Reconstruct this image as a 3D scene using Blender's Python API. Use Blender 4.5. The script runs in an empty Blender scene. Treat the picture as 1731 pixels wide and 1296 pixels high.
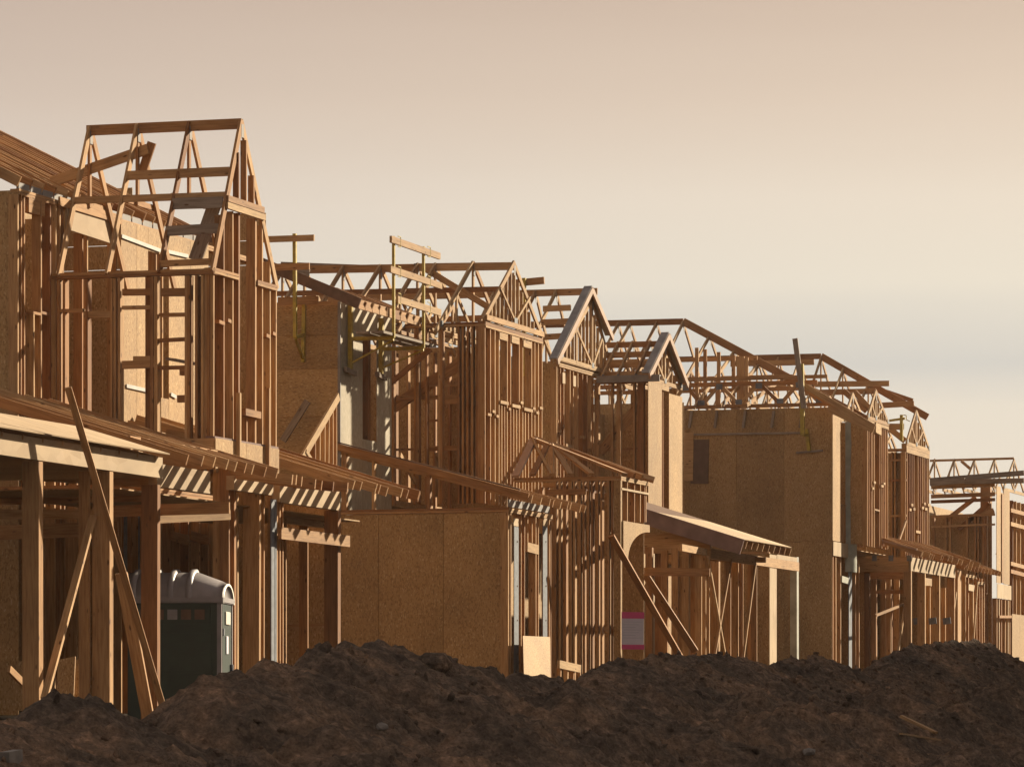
import bpy, bmesh, math, random
import numpy as np
from mathutils import Vector, Matrix
random.seed(7)
scene = bpy.context.scene
col = scene.collection
R = math.radians

# ------------------------------------------------------------------ camera
# Photograph pixels (1731 x 1296).  u = metres along the street (recedes right), n = metres from the
# camera towards the houses, z = metres above the camera.
F, CX, HY, VX = 7000.0, 865.5, 1208.0, 3020.0
AL = math.atan((VX - CX) / F); CA, SA = math.cos(AL), math.sin(AL)
GZ = 1.9                                     # eye height above the street
cam_d = bpy.data.cameras.new("camera"); cam = bpy.data.objects.new("camera", cam_d); col.objects.link(cam)
cam.location = (0, 0, GZ); cam.rotation_euler = (R(90), 0, AL)
cam_d.sensor_width = 36; cam_d.lens = 36 * F / 1731.0
cam_d.shift_y = (HY - 648.0) / 1731.0
cam_d.clip_start = 0.5; cam_d.clip_end = 4000
scene.camera = cam

# ------------------------------------------------------------------ light
SUN_U, SUN_N, SUN_Z = 1.9, -1.0, 1.0         # towards the sun
sv = Vector((-SUN_N, SUN_U, SUN_Z)).normalized()
sun_el = math.asin(sv.z); sun_az = math.atan2(sv.x, sv.y)
sd = bpy.data.lights.new("sun", 'SUN'); so = bpy.data.objects.new("sun", sd); col.objects.link(so)
sd.energy = 4.3; sd.angle = R(0.9); sd.color = (1.0, 0.87, 0.64)
so.rotation_euler = sv.to_track_quat('Z', 'Y').to_euler(); so.location = (20, 30, 60)

world = bpy.data.worlds.new("World"); scene.world = world; world.use_nodes = True
nt = world.node_tree; nt.nodes.clear()
def wn(t, **k):
    x = nt.nodes.new(t)
    for a, b in k.items(): setattr(x, a, b)
    return x
L = nt.links.new
out = wn("ShaderNodeOutputWorld"); bg = wn("ShaderNodeBackground")
sky = wn("ShaderNodeTexSky", sky_type='NISHITA', sun_disc=False, sun_elevation=sun_el, sun_rotation=sun_az,
         dust_density=4.0, air_density=1.5)
tc = wn("ShaderNodeTexCoord"); sep = wn("ShaderNodeSeparateXYZ"); L(tc.outputs["Generated"], sep.inputs[0])
mp = wn("ShaderNodeMapping"); mp.inputs["Rotation"].default_value = (0, R(2.5), 0); mp.inputs["Scale"].default_value = (2.2, 2.2, 34)
L(tc.outputs["Generated"], mp.inputs[0])
ns = wn("ShaderNodeTexNoise"); ns.inputs["Scale"].default_value = 1.0; ns.inputs["Detail"].default_value = 3.0
ns.inputs["Roughness"].default_value = 0.42
L(mp.outputs[0], ns.inputs[0])
ma = wn("ShaderNodeMath", operation='MULTIPLY_ADD'); L(ns.outputs["Fac"], ma.inputs[0]); ma.inputs[1].default_value = 0.024; ma.inputs[2].default_value = -0.012
ad = wn("ShaderNodeMath", operation='ADD'); L(sep.outputs[2], ad.inputs[0]); L(ma.outputs[0], ad.inputs[1])
mr = wn("ShaderNodeMapRange"); mr.inputs["From Min"].default_value = 0.0; mr.inputs["From Max"].default_value = 0.34
L(ad.outputs[0], mr.inputs["Value"])
rp = wn("ShaderNodeValToRGB"); L(mr.outputs[0], rp.inputs[0])
def lin(r, g, b):
    f = lambda c: ((c / 255 + 0.055) / 1.055) ** 2.4 if c > 10 else c / 3294.6
    return (f(r), f(g), f(b), 1)
stops = [(0.0, (230, 222, 209)), (0.18, (230, 222, 209)), (0.22, (228, 221, 209)), (0.248, (208, 207, 203)), (0.29, (230, 223, 210)),
         (0.36, (230, 219, 205)), (0.43, (219, 202, 186)), (0.50, (205, 185, 169)), (0.8, (196, 180, 168)), (1.0, (190, 180, 174))]
cr = rp.color_ramp
while len(cr.elements) < len(stops): cr.elements.new(0.5)
for e, (p, c) in zip(cr.elements, stops): e.position = p; e.color = lin(*c)
# warm glow of the low sun spreading through the cloud veil, around the sun's own azimuth
dt = wn("ShaderNodeVectorMath", operation='DOT_PRODUCT'); L(tc.outputs["Generated"], dt.inputs[0]); dt.inputs[1].default_value = (sv.x, sv.y, sv.z)
gr = wn("ShaderNodeMapRange"); gr.inputs["From Min"].default_value = 0.58; gr.inputs["From Max"].default_value = 0.80; L(dt.outputs["Value"], gr.inputs["Value"])
tint = wn("ShaderNodeMix", data_type='RGBA', blend_type='MULTIPLY'); 
tint.inputs[0].default_value = 1.0; L(rp.outputs[0], tint.inputs[6])
sr = wn('ShaderNodeValToRGB'); L(gr.outputs[0], sr.inputs[0])
sr.color_ramp.elements[0].color = (0.90, 0.88, 0.885, 1); sr.color_ramp.elements[1].color = (1.065, 1.03, 0.98, 1); L(sr.outputs[0], tint.inputs[7])
sk = wn("ShaderNodeMix", data_type='RGBA', blend_type='MULTIPLY'); sk.inputs[0].default_value = 1.0
L(sky.outputs[0], sk.inputs[6]); sk.inputs[7].default_value = (0.10, 0.10, 0.10, 1)
mx = wn("ShaderNodeMix", data_type='RGBA'); mx.inputs[0].default_value = 0.93
L(sk.outputs[2], mx.inputs[6]); L(tint.outputs[2], mx.inputs[7])
L(mx.outputs[2], bg.inputs[0]); bg.inputs[1].default_value = 0.36
L(bg.outputs[0], out.inputs[0])
scene.view_settings.view_transform = 'Standard'; scene.view_settings.look = 'None'
scene.view_settings.exposure = 1.5; scene.view_settings.gamma = 1.0
scene.render.engine = 'CYCLES'
scene.cycles.use_denoising = True
scene.cycles.max_bounces = 6; scene.cycles.diffuse_bounces = 4; scene.cycles.volume_bounces = 0

# ------------------------------------------------------------------ pixel -> place
def ray(px):
    l = (px - CX) / F
    return SA * l + CA, -CA * l + SA
def PN(px, py, n):
    r = ray(px); d = n / r[1]
    return (r[0] * d, n, (HY - py) * d / F)
def PU(px, py, u):
    r = ray(px); d = u / r[0]
    return (u, r[1] * d, (HY - py) * d / F)
def U(px, n): return PN(px, 0, n)[0]
def N(px, u): return PU(px, 0, u)[1]
def W(p): return Vector((-p[1], p[0], p[2] + GZ))

# ------------------------------------------------------------------ materials
def newmat(name, rough=0.8, spec=0.3):
    m = bpy.data.materials.new(name); m.use_nodes = True
    b = m.node_tree.nodes["Principled BSDF"]; b.inputs["Roughness"].default_value = rough
    b.inputs["Specular IOR Level"].default_value = spec
    return m, m.node_tree, b
def node(t, typ, **k):
    x = t.nodes.new(typ)
    for a, b in k.items(): setattr(x, a, b)
    return x
def ramp(t, stops, src):
    r = node(t, "ShaderNodeValToRGB"); c = r.color_ramp
    while len(c.elements) < len(stops): c.elements.new(0.5)
    for e, (p, v) in zip(c.elements, stops): e.position = p; e.color = (*v, 1)
    t.links.new(src, r.inputs[0]); return r
def mixc(t, fac, a, b, mode='MIX'):
    m = node(t, "ShaderNodeMix", data_type='RGBA', blend_type=mode)
    for i, v in ((0, fac), (6, a), (7, b)):
        if isinstance(v, (int, float)): m.inputs[i].default_value = v
        elif isinstance(v, tuple): m.inputs[i].default_value = (*v, 1)
        else: t.links.new(v, m.inputs[i])
    return m.outputs[2]
def objcoord(t, scale, off=7.3):
    tcn = node(t, "ShaderNodeTexCoord"); oi = node(t, "ShaderNodeObjectInfo")
    m1 = node(t, "ShaderNodeMath", operation='MULTIPLY'); t.links.new(oi.outputs["Random"], m1.inputs[0]); m1.inputs[1].default_value = off * 13
    cmb = node(t, "ShaderNodeCombineXYZ")
    for i in range(3): t.links.new(m1.outputs[0], cmb.inputs[i])
    va = node(t, "ShaderNodeVectorMath", operation='ADD'); t.links.new(tcn.outputs["Object"], va.inputs[0]); t.links.new(cmb.outputs[0], va.inputs[1])
    mpn = node(t, "ShaderNodeMapping"); mpn.inputs["Scale"].default_value = scale; t.links.new(va.outputs[0], mpn.inputs[0])
    return mpn.outputs[0], oi.outputs["Random"]
def noise(t, vec, scale, detail=4, rough=0.55):
    n = node(t, "ShaderNodeTexNoise"); t.links.new(vec, n.inputs[0])
    n.inputs["Scale"].default_value = scale; n.inputs["Detail"].default_value = detail; n.inputs["Roughness"].default_value = rough
    return n.outputs["Fac"]
def bump(t, b, h, s, d):
    bp = node(t, "ShaderNodeBump"); bp.inputs["Strength"].default_value = s; bp.inputs["Distance"].default_value = d
    t.links.new(h, bp.inputs["Height"]); t.links.new(bp.outputs[0], b.inputs["Normal"])

def wood(name, c0, c1, c2):
    m, t, b = newmat(name, 0.78, 0.25)
    v, rnd = objcoord(t, (1.0, 14.0, 14.0))
    base = ramp(t, [(0.0, c0), (0.35, c1), (0.7, c2), (1.0, c1)], rnd)
    g = noise(t, v, 2.6, 5, 0.6)
    gr_ = ramp(t, [(0.3, (0.62, 0.56, 0.5)), (0.55, (1.02, 1.0, 0.98)), (0.75, (1.12, 1.12, 1.1))], g)
    c = mixc(t, 0.95, base.outputs[0], gr_.outputs[0], 'MULTIPLY')
    v2, _ = objcoord(t, (3.2, 9.0, 9.0), 3.1)
    vo = node(t, "ShaderNodeTexVoronoi"); t.links.new(v2, vo.inputs["Vector"]); vo.inputs["Scale"].default_value = 1.0
    kn = ramp(t, [(0.06, (1, 1, 1)), (0.16, (0, 0, 0))], vo.outputs["Distance"])
    c = mixc(t, kn.outputs[0], c, (0.10, 0.045, 0.018))
    v3, _ = objcoord(t, (1.1, 3.0, 3.0), 5.7)
    st = ramp(t, [(0.35, (0.72, 0.68, 0.66)), (0.6, (1, 1, 1))], noise(t, v3, 0.9, 3))
    c = mixc(t, 0.75, c, st.outputs[0], 'MULTIPLY')
    t.links.new(c, b.inputs["Base Color"]); bump(t, b, g, 0.35, 0.004)
    return m
M = {}
M['lumber'] = wood("framing_lumber", (0.205, 0.083, 0.026), (0.43, 0.262, 0.120), (0.305, 0.142, 0.047))
M['truss'] = wood("truss_lumber", (0.33, 0.197, 0.088), (0.40, 0.258, 0.125), (0.30, 0.165, 0.07))
M['grey'] = wood("weathered_plank", (0.20, 0.16, 0.13), (0.27, 0.215, 0.17), (0.23, 0.17, 0.125))
def sheet(name, ca, cb, cc, fl=58.0):
    m, t, b = newmat(name, 0.75, 0.3)
    v, rnd = objcoord(t, (0.5, 1.0, 1.0))
    vo = node(t, "ShaderNodeTexVoronoi", feature='F1'); vo.inputs["Scale"].default_value = fl; t.links.new(v, vo.inputs["Vector"])
    sp = node(t, "ShaderNodeSeparateColor"); t.links.new(vo.outputs["Color"], sp.inputs[0])
    r = ramp(t, [(0.0, ca), (0.45, cb), (0.9, cb), (1.0, cc)], sp.outputs[0])
    big = noise(t, v, 1.5, 5)
    bg_ = ramp(t, [(0.3, (0.74, 0.72, 0.70)), (0.65, (1.06, 1.05, 1.04))], big)
    c = mixc(t, 0.85, r.outputs[0], bg_.outputs[0], 'MULTIPLY')
    rv = ramp(t, [(0, (0.86, 0.84, 0.82)), (1, (1.06, 1.06, 1.06))], rnd)
    c = mixc(t, 1.0, c, rv.outputs[0], 'MULTIPLY')
    t.links.new(c, b.inputs["Base Color"]); bump(t, b, sp.outputs[1], 0.25, 0.003)
    return m
M['osb'] = sheet("strand_board", (0.225, 0.125, 0.045), (0.345, 0.206, 0.084), (0.46, 0.31, 0.15))
M['ply'] = sheet("plywood", (0.33, 0.225, 0.125), (0.38, 0.27, 0.16), (0.42, 0.30, 0.19), 7.0)
def plain(name, c, rough=0.6, metal=0.0, var=0.25, sc=6.0, spec=0.4):
    m, t, b = newmat(name, rough, spec); b.inputs["Metallic"].default_value = metal
    v, rnd = objcoord(t, (1, 1, 1))
    n = noise(t, v, sc, 5)
    r = ramp(t, [(0.3, (1 - var,) * 3), (0.7, (1 + var * 0.5,) * 3)], n)
    t.links.new(mixc(t, 1.0, c, r.outputs[0], 'MULTIPLY'), b.inputs["Base Color"])
    return m
M['steel'] = plain("galvanised_steel", (0.125, 0.13, 0.15), 0.6, 0.1, 0.35, 9)
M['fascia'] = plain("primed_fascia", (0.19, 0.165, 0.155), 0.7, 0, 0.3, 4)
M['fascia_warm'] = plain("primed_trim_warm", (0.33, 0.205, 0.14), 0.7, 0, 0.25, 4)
M['yellow'] = plain("yellow_painted_steel", (0.33, 0.235, 0.03), 0.55, 0.1, 0.35, 12)
M['white'] = plain("white_strip", (0.40, 0.375, 0.34), 0.6, 0, 0.15, 6)
M['wrap'] = plain("grey_house_wrap", (0.29, 0.28, 0.225), 0.65, 0, 0.3, 3)
M['pink'] = plain("magenta_print", (0.48, 0.055, 0.16), 0.6, 0, 0.1, 6)
M['paper'] = plain("notice_paper", (0.46, 0.42, 0.47), 0.7, 0, 0.08, 5)
M['ink'] = plain("notice_ink", (0.36, 0.35, 0.40), 0.7, 0, 0.1, 5)
M['green'] = plain("dark_green_plastic", (0.010, 0.024, 0.016), 0.42, 0, 0.3, 5)
M['roofpl'] = plain("grey_roof_plastic", (0.21, 0.185, 0.185), 0.5, 0, 0.2, 4)
M['pale'] = plain("pale_plastic", (0.55, 0.52, 0.44), 0.45, 0, 0.15, 4)
M['stone'] = plain("pale_stone", (0.16, 0.135, 0.115), 0.9, 0, 0.4, 9)
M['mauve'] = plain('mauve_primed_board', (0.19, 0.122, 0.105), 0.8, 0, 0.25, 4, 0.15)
M['greysheet'] = sheet('weathered_skylit_sheathing', (0.33, 0.28, 0.205), (0.39, 0.335, 0.25), (0.46, 0.40, 0.31), 30.0)  # weathered grey, also lightened in colour for sky light on its shaded wall
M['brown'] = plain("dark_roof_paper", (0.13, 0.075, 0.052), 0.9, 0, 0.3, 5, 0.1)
# soil
def soil(name, dark, mid, lite):
    m, t, b = newmat(name, 0.95, 0.1)
    tcn = node(t, "ShaderNodeTexCoord")
    v = tcn.outputs["Object"]
    n1 = noise(t, v, 0.9, 8, 0.62); n2 = noise(t, v, 7.0, 6, 0.7); n3 = noise(t, v, 26.0, 4, 0.7)
    r = ramp(t, [(0.28, dark), (0.5, mid), (0.74, lite)], n1)
    r2 = ramp(t, [(0.32, (0.30, 0.28, 0.26)), (0.52, (0.9, 0.88, 0.85)), (0.66, (1.7, 1.6, 1.5)), (0.8, (2.6, 2.45, 2.25))], n2)  # damp and dry tones, also painting hollows dark and crumbs light like relief shading
    r3 = ramp(t, [(0.36, (0.6, 0.58, 0.55)), (0.55, (1, 1, 1)), (0.72, (1.5, 1.46, 1.4))], n3)
    t.links.new(mixc(t, 0.8, mixc(t, 0.85, r.outputs[0], r2.outputs[0], 'MULTIPLY'), r3.outputs[0], 'MULTIPLY'), b.inputs["Base Color"])
    mm = node(t, "ShaderNodeMath", operation='MULTIPLY_ADD'); t.links.new(n3, mm.inputs[0]); mm.inputs[1].default_value = 0.45; t.links.new(n2, mm.inputs[2])
    bump(t, b, mm.outputs[0], 1.0, 0.10)
    return m
M['soil'] = soil("dark_soil", (0.066, 0.0500, 0.0400), (0.140, 0.0980, 0.0720), (0.30, 0.182, 0.112))
M['ground'] = soil("bare_ground", (0.05, 0.036, 0.026), (0.08, 0.056, 0.04), (0.11, 0.08, 0.056))

# ------------------------------------------------------------------ builders
def lk(o, par):
    col.objects.link(o)
    if par is not None:
        o.parent = par; o.matrix_parent_inverse = par_inv(par)
    return o
def par_inv(par): return par.matrix_basis.inverted()     # every object keeps its own world matrix
def tag(o, label=None, cat=None, group=None, kind=None):
    for k, v in (("label", label), ("category", cat), ("group", group), ("kind", kind)):
        if v: o[k] = v
    return o
def empty(name, p, par=None):
    o = bpy.data.objects.new(name, None); o.location = W(p); o.empty_display_size = 0.3
    return lk(o, par)
def mesh_obj(name, verts, faces, mat, par=None, matrix=None, smooth=False):
    me = bpy.data.meshes.new(name); me.from_pydata([tuple(v) for v in verts], [], faces); me.update()
    me.materials.append(M[mat])
    if smooth: me.polygons.foreach_set("use_smooth", [True] * len(me.polygons))
    o = bpy.data.objects.new(name, me)
    if matrix is not None: o.matrix_world = matrix
    lk(o, par)
    return o
BOXF = [(0, 3, 2, 1), (4, 5, 6, 7), (0, 1, 5, 4), (1, 2, 6, 5), (2, 3, 7, 6), (3, 0, 4, 7)]
AX = {'u': Vector((0, 1, 0)), 'n': Vector((-1, 0, 0)), 'z': Vector((0, 0, 1))}
_cache = {}
def bd(par, name, p, q, t, h, nrm='n', mat='lumber', jit=0.0):
    """one straight board from p to q (u,n,z); t thick along nrm, h across"""
    a, b = W(p), W(q)
    if jit: a += Vector([random.uniform(-jit, jit) for _ in range(3)]); b += Vector([random.uniform(-jit, jit) for _ in range(3)])
    x = b - a; Lg = x.length
    if Lg < 1e-4: return None
    x.normalize(); y = AX[nrm] if isinstance(nrm, str) else nrm
    y = y - x * y.dot(x)
    if y.length < 1e-3: y = Vector((0, 0, 1)) - x * x.z
    y.normalize(); z = x.cross(y)
    key = (round(Lg, 3), round(t, 4), round(h, 4), mat)
    me = _cache.get(key)
    if me is None:
        l, tt, hh = Lg / 2, t / 2, h / 2
        me = bpy.data.meshes.new(name)
        me.from_pydata([(-l, -tt, -hh), (l, -tt, -hh), (l, tt, -hh), (-l, tt, -hh), (-l, -tt, hh), (l, -tt, hh), (l, tt, hh), (-l, tt, hh)], [], BOXF)
        me.update(); me.materials.append(M[mat]); _cache[key] = me
    o = bpy.data.objects.new(name, me)
    c = (a + b) / 2
    o.matrix_world = Matrix(((x.x, y.x, z.x, c.x), (x.y, y.y, z.y, c.y), (x.z, y.z, z.z, c.z), (0, 0, 0, 1)))
    return lk(o, par)
T2 = 0.038
def studF(H, u, z0, z1, n, d=0.14, w=T2, name='stud', mat='lumber'):
    """upright in a street-facing wall; front edge at n, left face at u"""
    return bd(H, name, (u + w / 2, n + d / 2, z0), (u + w / 2, n + d / 2, z1), d, w, 'n', mat, 0.004)
def studS(H, n, z0, z1, u, d=0.14, w=T2, name='stud', mat='lumber'):
    """upright in a side wall at u; front edge at n"""
    return bd(H, name, (u + d / 2, n + w / 2, z0), (u + d / 2, n + w / 2, z1), d, w, 'u', mat, 0.004)
def plateF(H, u0, u1, z, n, k=1, d=0.14, name='top_plate', h=T2, mat='lumber'):
    for i in range(k):
        bd(H, name, (u0, n + d / 2, z - h * (i + .5) - .003 * i), (u1, n + d / 2, z - h * (i + .5) - .003 * i), d, h, 'n', mat, 0.003)
def plateS(H, n0, n1, z, u, k=1, d=0.14, name='top_plate', h=T2, mat='lumber'):
    for i in range(k):
        bd(H, name, (u + d / 2, n0, z - h * (i + .5) - .003 * i), (u + d / 2, n1, z - h * (i + .5) - .003 * i), d, h, 'u', mat, 0.003)
def sheetF(H, u0, u1, z0, z1, n, mat='osb', t=0.013, w=1.22, name='wall_panel'):
    u = u0
    while u < u1 - 0.05:
        e = min(u + w, u1); c = (u + e) / 2
        bd(H, name, (c, n + t / 2, z0), (c, n + t / 2, z1), t, e - u - 0.009, 'n', mat); u = e
        if e < u1 - .05: bd(H, 'stud', (e, n + t + .046, z0 + .01), (e, n + t + .046, z1 - .01), .089, T2, 'n')
def sheetS(H, n0, n1, z0, z1, u, mat='osb', t=0.013, w=1.22, name='wall_panel'):
    n = n0
    while n < n1 - 0.05:
        e = min(n + w, n1); c = (n + e) / 2
        bd(H, name, (u + t / 2, c, z0), (u + t / 2, c, z1), t, e - n - 0.009, 'u', mat); n = e
        if e < n1 - .05: bd(H, 'stud', (u + t + .046, e, z0 + .01), (u + t + .046, e, z1 - .01), .089, T2, 'u')
def deck(H, u0, u1, n0, n1, z, mat='osb', name='floor_deck'):
    u = u0
    while u < u1 - 0.05:
        e = min(u + 2.44, u1)
        bd(H, name, ((u + e) / 2, n0, z), ((u + e) / 2, n1, z), 0.02, e - u - .002, 'z', mat); u = e
def rafters(H, us, n0, z0, n1, z1, h=0.14, w=T2, mat='lumber', name='rafter', cut=None):
    for u in us:
        a, b = (u, n0, z0), (u, n1, z1)
        if cut: a, b = cut(u, a, b)
        bd(H, name, a, b, w, h, 'u', mat, 0.008)
def rng(a, b, s):
    k = max(1, int(round((b - a) / s)))
    return [a + (b - a) * i / k for i in range(k + 1)]
def lerp(a, b, t): return tuple(x + (y - x) * t for x, y in zip(a, b))
def truss(H, n, uL, uR, zE, uP, zP, h=0.10, webs=2, king=True, chord=True, tail=0.0, mat='truss', plate=True):
    """gable truss standing in the plane n (seen end on from the street)"""
    T = empty('roof_truss', (uP, n, zE), H)
    sl = (zP - zE) / (uP - uL); sr = (zP - zE) / (uR - uP)
    P = (uP, n, zP)
    bd(T, 'top_chord', (uL - tail, n, zE - tail * sl), P, T2, h, 'n', mat, .006)
    bd(T, 'top_chord', (uR + tail, n + .002, zE - tail * sr), P, T2, h, 'n', mat, .006)
    if chord: bd(T, 'bottom_chord', (uL, n + .001, zE), (uR, n + .001, zE), T2, .09, 'n', mat, .006)
    if king: bd(T, 'web', (uP, n + .003, zE), (uP, n + .003, zP - .05), T2, .07, 'n', mat)
    if webs:
        for s, ue in ((-1, uL), (1, uR)):
            mid = lerp((ue, n - .003, zE), (uP, n - .003, zP), 0.5)
            bd(T, 'web', (uP + s * 0.03, n - .003, zE + .04), mid, T2, .07, 'n', mat)
            if webs > 2:
                bd(T, 'web', ((uP + ue) / 2, n - .006, zE), mid, T2, .07, 'n', mat)
    if webs:
        for uu_, zz_ in ((uP, zE + .05), (uL + .12, zE + .06), (uR - .12, zE + .06)):
            bd(T, 'gusset_plate', (uu_ - .08, n - .024, zz_), (uu_ + .08, n - .024, zz_), .004, .11, 'n', 'steel')
    if plate:
        bd(T, 'gusset_plate', (uP, n - .025, zP - .24), (uP, n - .025, zP - .05), .004, .10, 'n', 'fascia')
    return T
def house(name, p, label):
    return tag(empty(name, p), label, 'house', 'wood-framed houses along the street')
def pad(u): return -0.05 + 0.0215 * (u - 53)

# ------------------------------------------------------------------ ground and dirt
_rs = np.random.RandomState(11)
_tab = _rs.rand(256, 256)
def vnoise(x, y):
    xi = np.floor(x).astype(int); yi = np.floor(y).astype(int); fx = x - xi; fy = y - yi
    fx = fx * fx * (3 - 2 * fx); fy = fy * fy * (3 - 2 * fy)
    g = lambda i, j: _tab[i & 255, j & 255]
    return (g(xi, yi) * (1 - fx) + g(xi + 1, yi) * fx) * (1 - fy) + (g(xi, yi + 1) * (1 - fx) + g(xi + 1, yi + 1) * fx) * fy - 0.5
def fbm(x, y, o=4, gain=0.5, ridged=False):
    s = 0; a = 1; f = 1
    for k in range(o):
        v = vnoise(x * f + 17.3 * k, y * f + 5.1 * k)
        s = s + a * ((0.25 - np.abs(v)) * 2 if ridged else v); a *= gain; f *= 2.07
    return s
sky_line = [(-120, 1221.9), (0, 1203.8), (40, 1219.1), (70, 1167.0), (100, 1171.4), (160, 1182.3), (178, 1241), (205, 1248), (245, 1261), (280, 1235), (300,
            1184.0), (330, 1144.1), (380, 1131.4), (410, 1149.1), (440, 1112.1), (470, 1110.8), (500, 1152.7), (520, 1090.8), (560, 1084.0), (600, 1088.8), (640,
            1077.4), (690, 1107.3), (720, 1118.5), (750, 1094.2), (770, 1123.6), (830, 1171.4), (870, 1132.7), (930, 1152.0), (960, 1201), (1000, 1128.6), (1040,
            1111.4), (1100, 1108.0), (1170, 1105.9), (1230, 1102.5), (1262, 1109.7), (1282, 1138.5), (1320, 1114.4), (1380, 1108.7), (1410, 1117.3), (1430, 1173),
            (1442, 1161.4), (1480, 1117.9), (1520, 1094.6), (1560, 1089.8), (1640, 1078.3), (1670, 1083.5), (1700, 1121.0), (1731, 1171), (1800, 1180.5), (1900,
            1110)]   # crest of the mounds
NR = 15.0
pts = [PN(x, y, NR) for x, y in sky_line]
ru = np.array([p[0] for p in pts]); rz = np.array([p[2] for p in pts])
def clods(u, n, f, seed):
    # broken lumps: rounded-off cells of random size, most cells empty
    x, y = u * f, n * f; xi = np.floor(x).astype(int); yi = np.floor(y).astype(int)
    best = np.zeros_like(x)
    g = lambda i, j, s: _tab[(i * 7 + s * 31 + j * 3) & 255, (j * 5 + s * 17 + i) & 255]
    for di in (-1, 0, 1):
        for dj in (-1, 0, 1):
            i, j = xi + di, yi + dj
            r = .62 * np.clip(g(i, j, seed + 2) - .38, 0, 1)
            a = g(i, j, seed + 3) * 3.1; dx = x - i - g(i, j, seed); dy = y - j - g(i, j, seed + 1)
            d = np.abs(dx * np.cos(a) + dy * np.sin(a)) * 1.25 + np.abs(dy * np.cos(a) - dx * np.sin(a)) * .8
            best = np.maximum(best, np.clip(1.25 * (r - d), 0, r * .62))
    return best / f * 1.7
def mound_z(u, n):
    wob = 0.35 * fbm(u * .35, n * .3 + 9, 2)
    h = np.interp(u + 0.5 * (n - NR) * 0.4, ru, rz)         # crest height, spilling obliquely down the slope
    hs = np.interp(u, ru, rz)
    base = -1.95
    tf = np.clip((NR - n) / 5.6, 0, 1); tb = np.clip((n - NR) / 1.25, 0, 1)
    k = np.exp(-((n - NR) / .8) ** 2)
    crest = hs * k + h * (1 - k)
    smooth = np.convolve(np.pad(rz, 3, mode='edge'), np.ones(7) / 7, mode='valid')
    low = np.interp(u, ru, smooth)
    low = np.minimum(low, crest + .05)
    front = crest * np.exp(-tf * 5) + low * (1 - np.exp(-tf * 5))
    zf = front * (1 - tf ** 1.15) + base * tf ** 1.15
    gz = -0.05 + 0.0215 * (u - 53)
    zb = hs * (1 - tb) + np.minimum(gz - .25, hs) * tb
    z = np.where(n <= NR, zf, zb)
    # later truck loads tipped along the front, each with its own cone
    for cu, cn, ch, r in CONES:
        d = np.hypot((u - cu) * .85, n - cn) + 0.35 * vnoise(u * 1.3 + cu, n * 1.3)
        z = np.maximum(z, ch - 0.62 * d * (1 - .12 * np.clip(r - d, 0, r) / r))
    amp = np.clip(0.3 + np.abs(n - NR) / 1.8, 0.3, 1)
    z = z + amp * 0.13 * fbm(u * .9, n * .9, 3)
    # runnels left by soil sliding down the slope, slightly oblique
    z = z + amp * 0.13 * fbm(u * 2.3 + n * 1.1, n * .7 - u * .1, 3, .55)
    lumps = np.clip(fbm(u * 2.6 + 7, n * 2.6 + 3, 3, .6) - .08, 0, 1); z = z + .16 * lumps * amp
    z = z + 0.11 * fbm(u * 3.6 + 40, n * 3.6, 5, .62) * (.45 + .55 * amp)
    z = z + .10 * amp * np.clip(fbm(u * 1.5 + 3, n * 1.5 + 60, 4, .55, True) - .1, 0, 1)
    z = z + clods(u, n, 1.7, 11) * .42 * (.3 + .7 * amp) + clods(u + 3, n, 3.6, 23) * .34 + clods(u, n + 9, 7.5, 41) * .26
    z = z - amp * .16 * np.clip(fbm(u * 1.9 + n * 1.2, n * .7, 3, .5, True) - .18, 0, 1)
    return z + 0.045 * fbm(u * 10, n * 10, 3, .7) - .03
CONES = [(36.5, 13.0, -.10, 2), (40.5, 12.7, 0.02, 2), (45.0, 13.2, 0.28, 2), (49.2, 12.6, .05, 2), (53.5, 13.1, .35, 2), (57.5, 12.8, .15, 2), (62.0, 13.2, .42, 2), (66.5, 12.9, .3, 2), (71.0, 13.2, .55, 2), (76, 13, .5, 2), (38.5, 11.2, -.62, 2), (47.3, 11.3, -.48, 2), (55.6, 11.0, -.5, 2), (60.2, 11.5, -.35, 2)]
us = np.arange(27.0, 92.0, 0.05); nn = np.arange(8.6, 18.4, 0.055)
GU, GN = np.meshgrid(us, nn, indexing='ij'); GZm = mound_z(GU, GN)
me = bpy.data.meshes.new('dirt_mound')
nv = GU.size; co = np.stack([-GN.ravel(), GU.ravel(), GZm.ravel() + GZ], 1)
a, b = GU.shape
idx = np.arange(nv).reshape(a, b)
quads = np.stack([idx[:-1, :-1], idx[:-1, 1:], idx[1:, 1:], idx[1:, :-1]], -1).reshape(-1, 4)[:, ::-1]
me.vertices.add(nv); me.vertices.foreach_set("co", co.ravel())
me.loops.add(quads.size); me.loops.foreach_set("vertex_index", quads.ravel().astype(np.int32))
me.polygons.add(len(quads)); me.polygons.foreach_set("loop_start", np.arange(0, quads.size, 4).astype(np.int32))
me.polygons.foreach_set("use_smooth", np.ones(len(quads), dtype=bool)); me.update(calc_edges=True); me.validate()
me.materials.append(M['soil'])
mo = lk(bpy.data.objects.new('dirt_mound', me), None); tag(mo, kind='structure')

def ground_z(u): return -0.05 + 0.0215 * (u - 53)
gv, gf = [], []
ulist = [-1500, 0, 27, 53, 90, 130, 200, 1500]; nlist = [-1500, 0, 9.5, 16.8, 18.0, 60, 1500]
for u in ulist:
    for n in nlist:
        zl = ground_z(min(max(u, 27), 200)) - 0.02
        gv.append(W((u, n, -1.92 if n < 12 else (-1.0 if n < 17 else zl))))
for i in range(len(ulist) - 1):
    for j in range(len(nlist) - 1):
        k = i * len(nlist) + j; gf.append((k, k + 1, k + len(nlist) + 1, k + len(nlist)))
tag(mesh_obj('ground', gv, gf, 'ground'), kind='structure')

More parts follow.
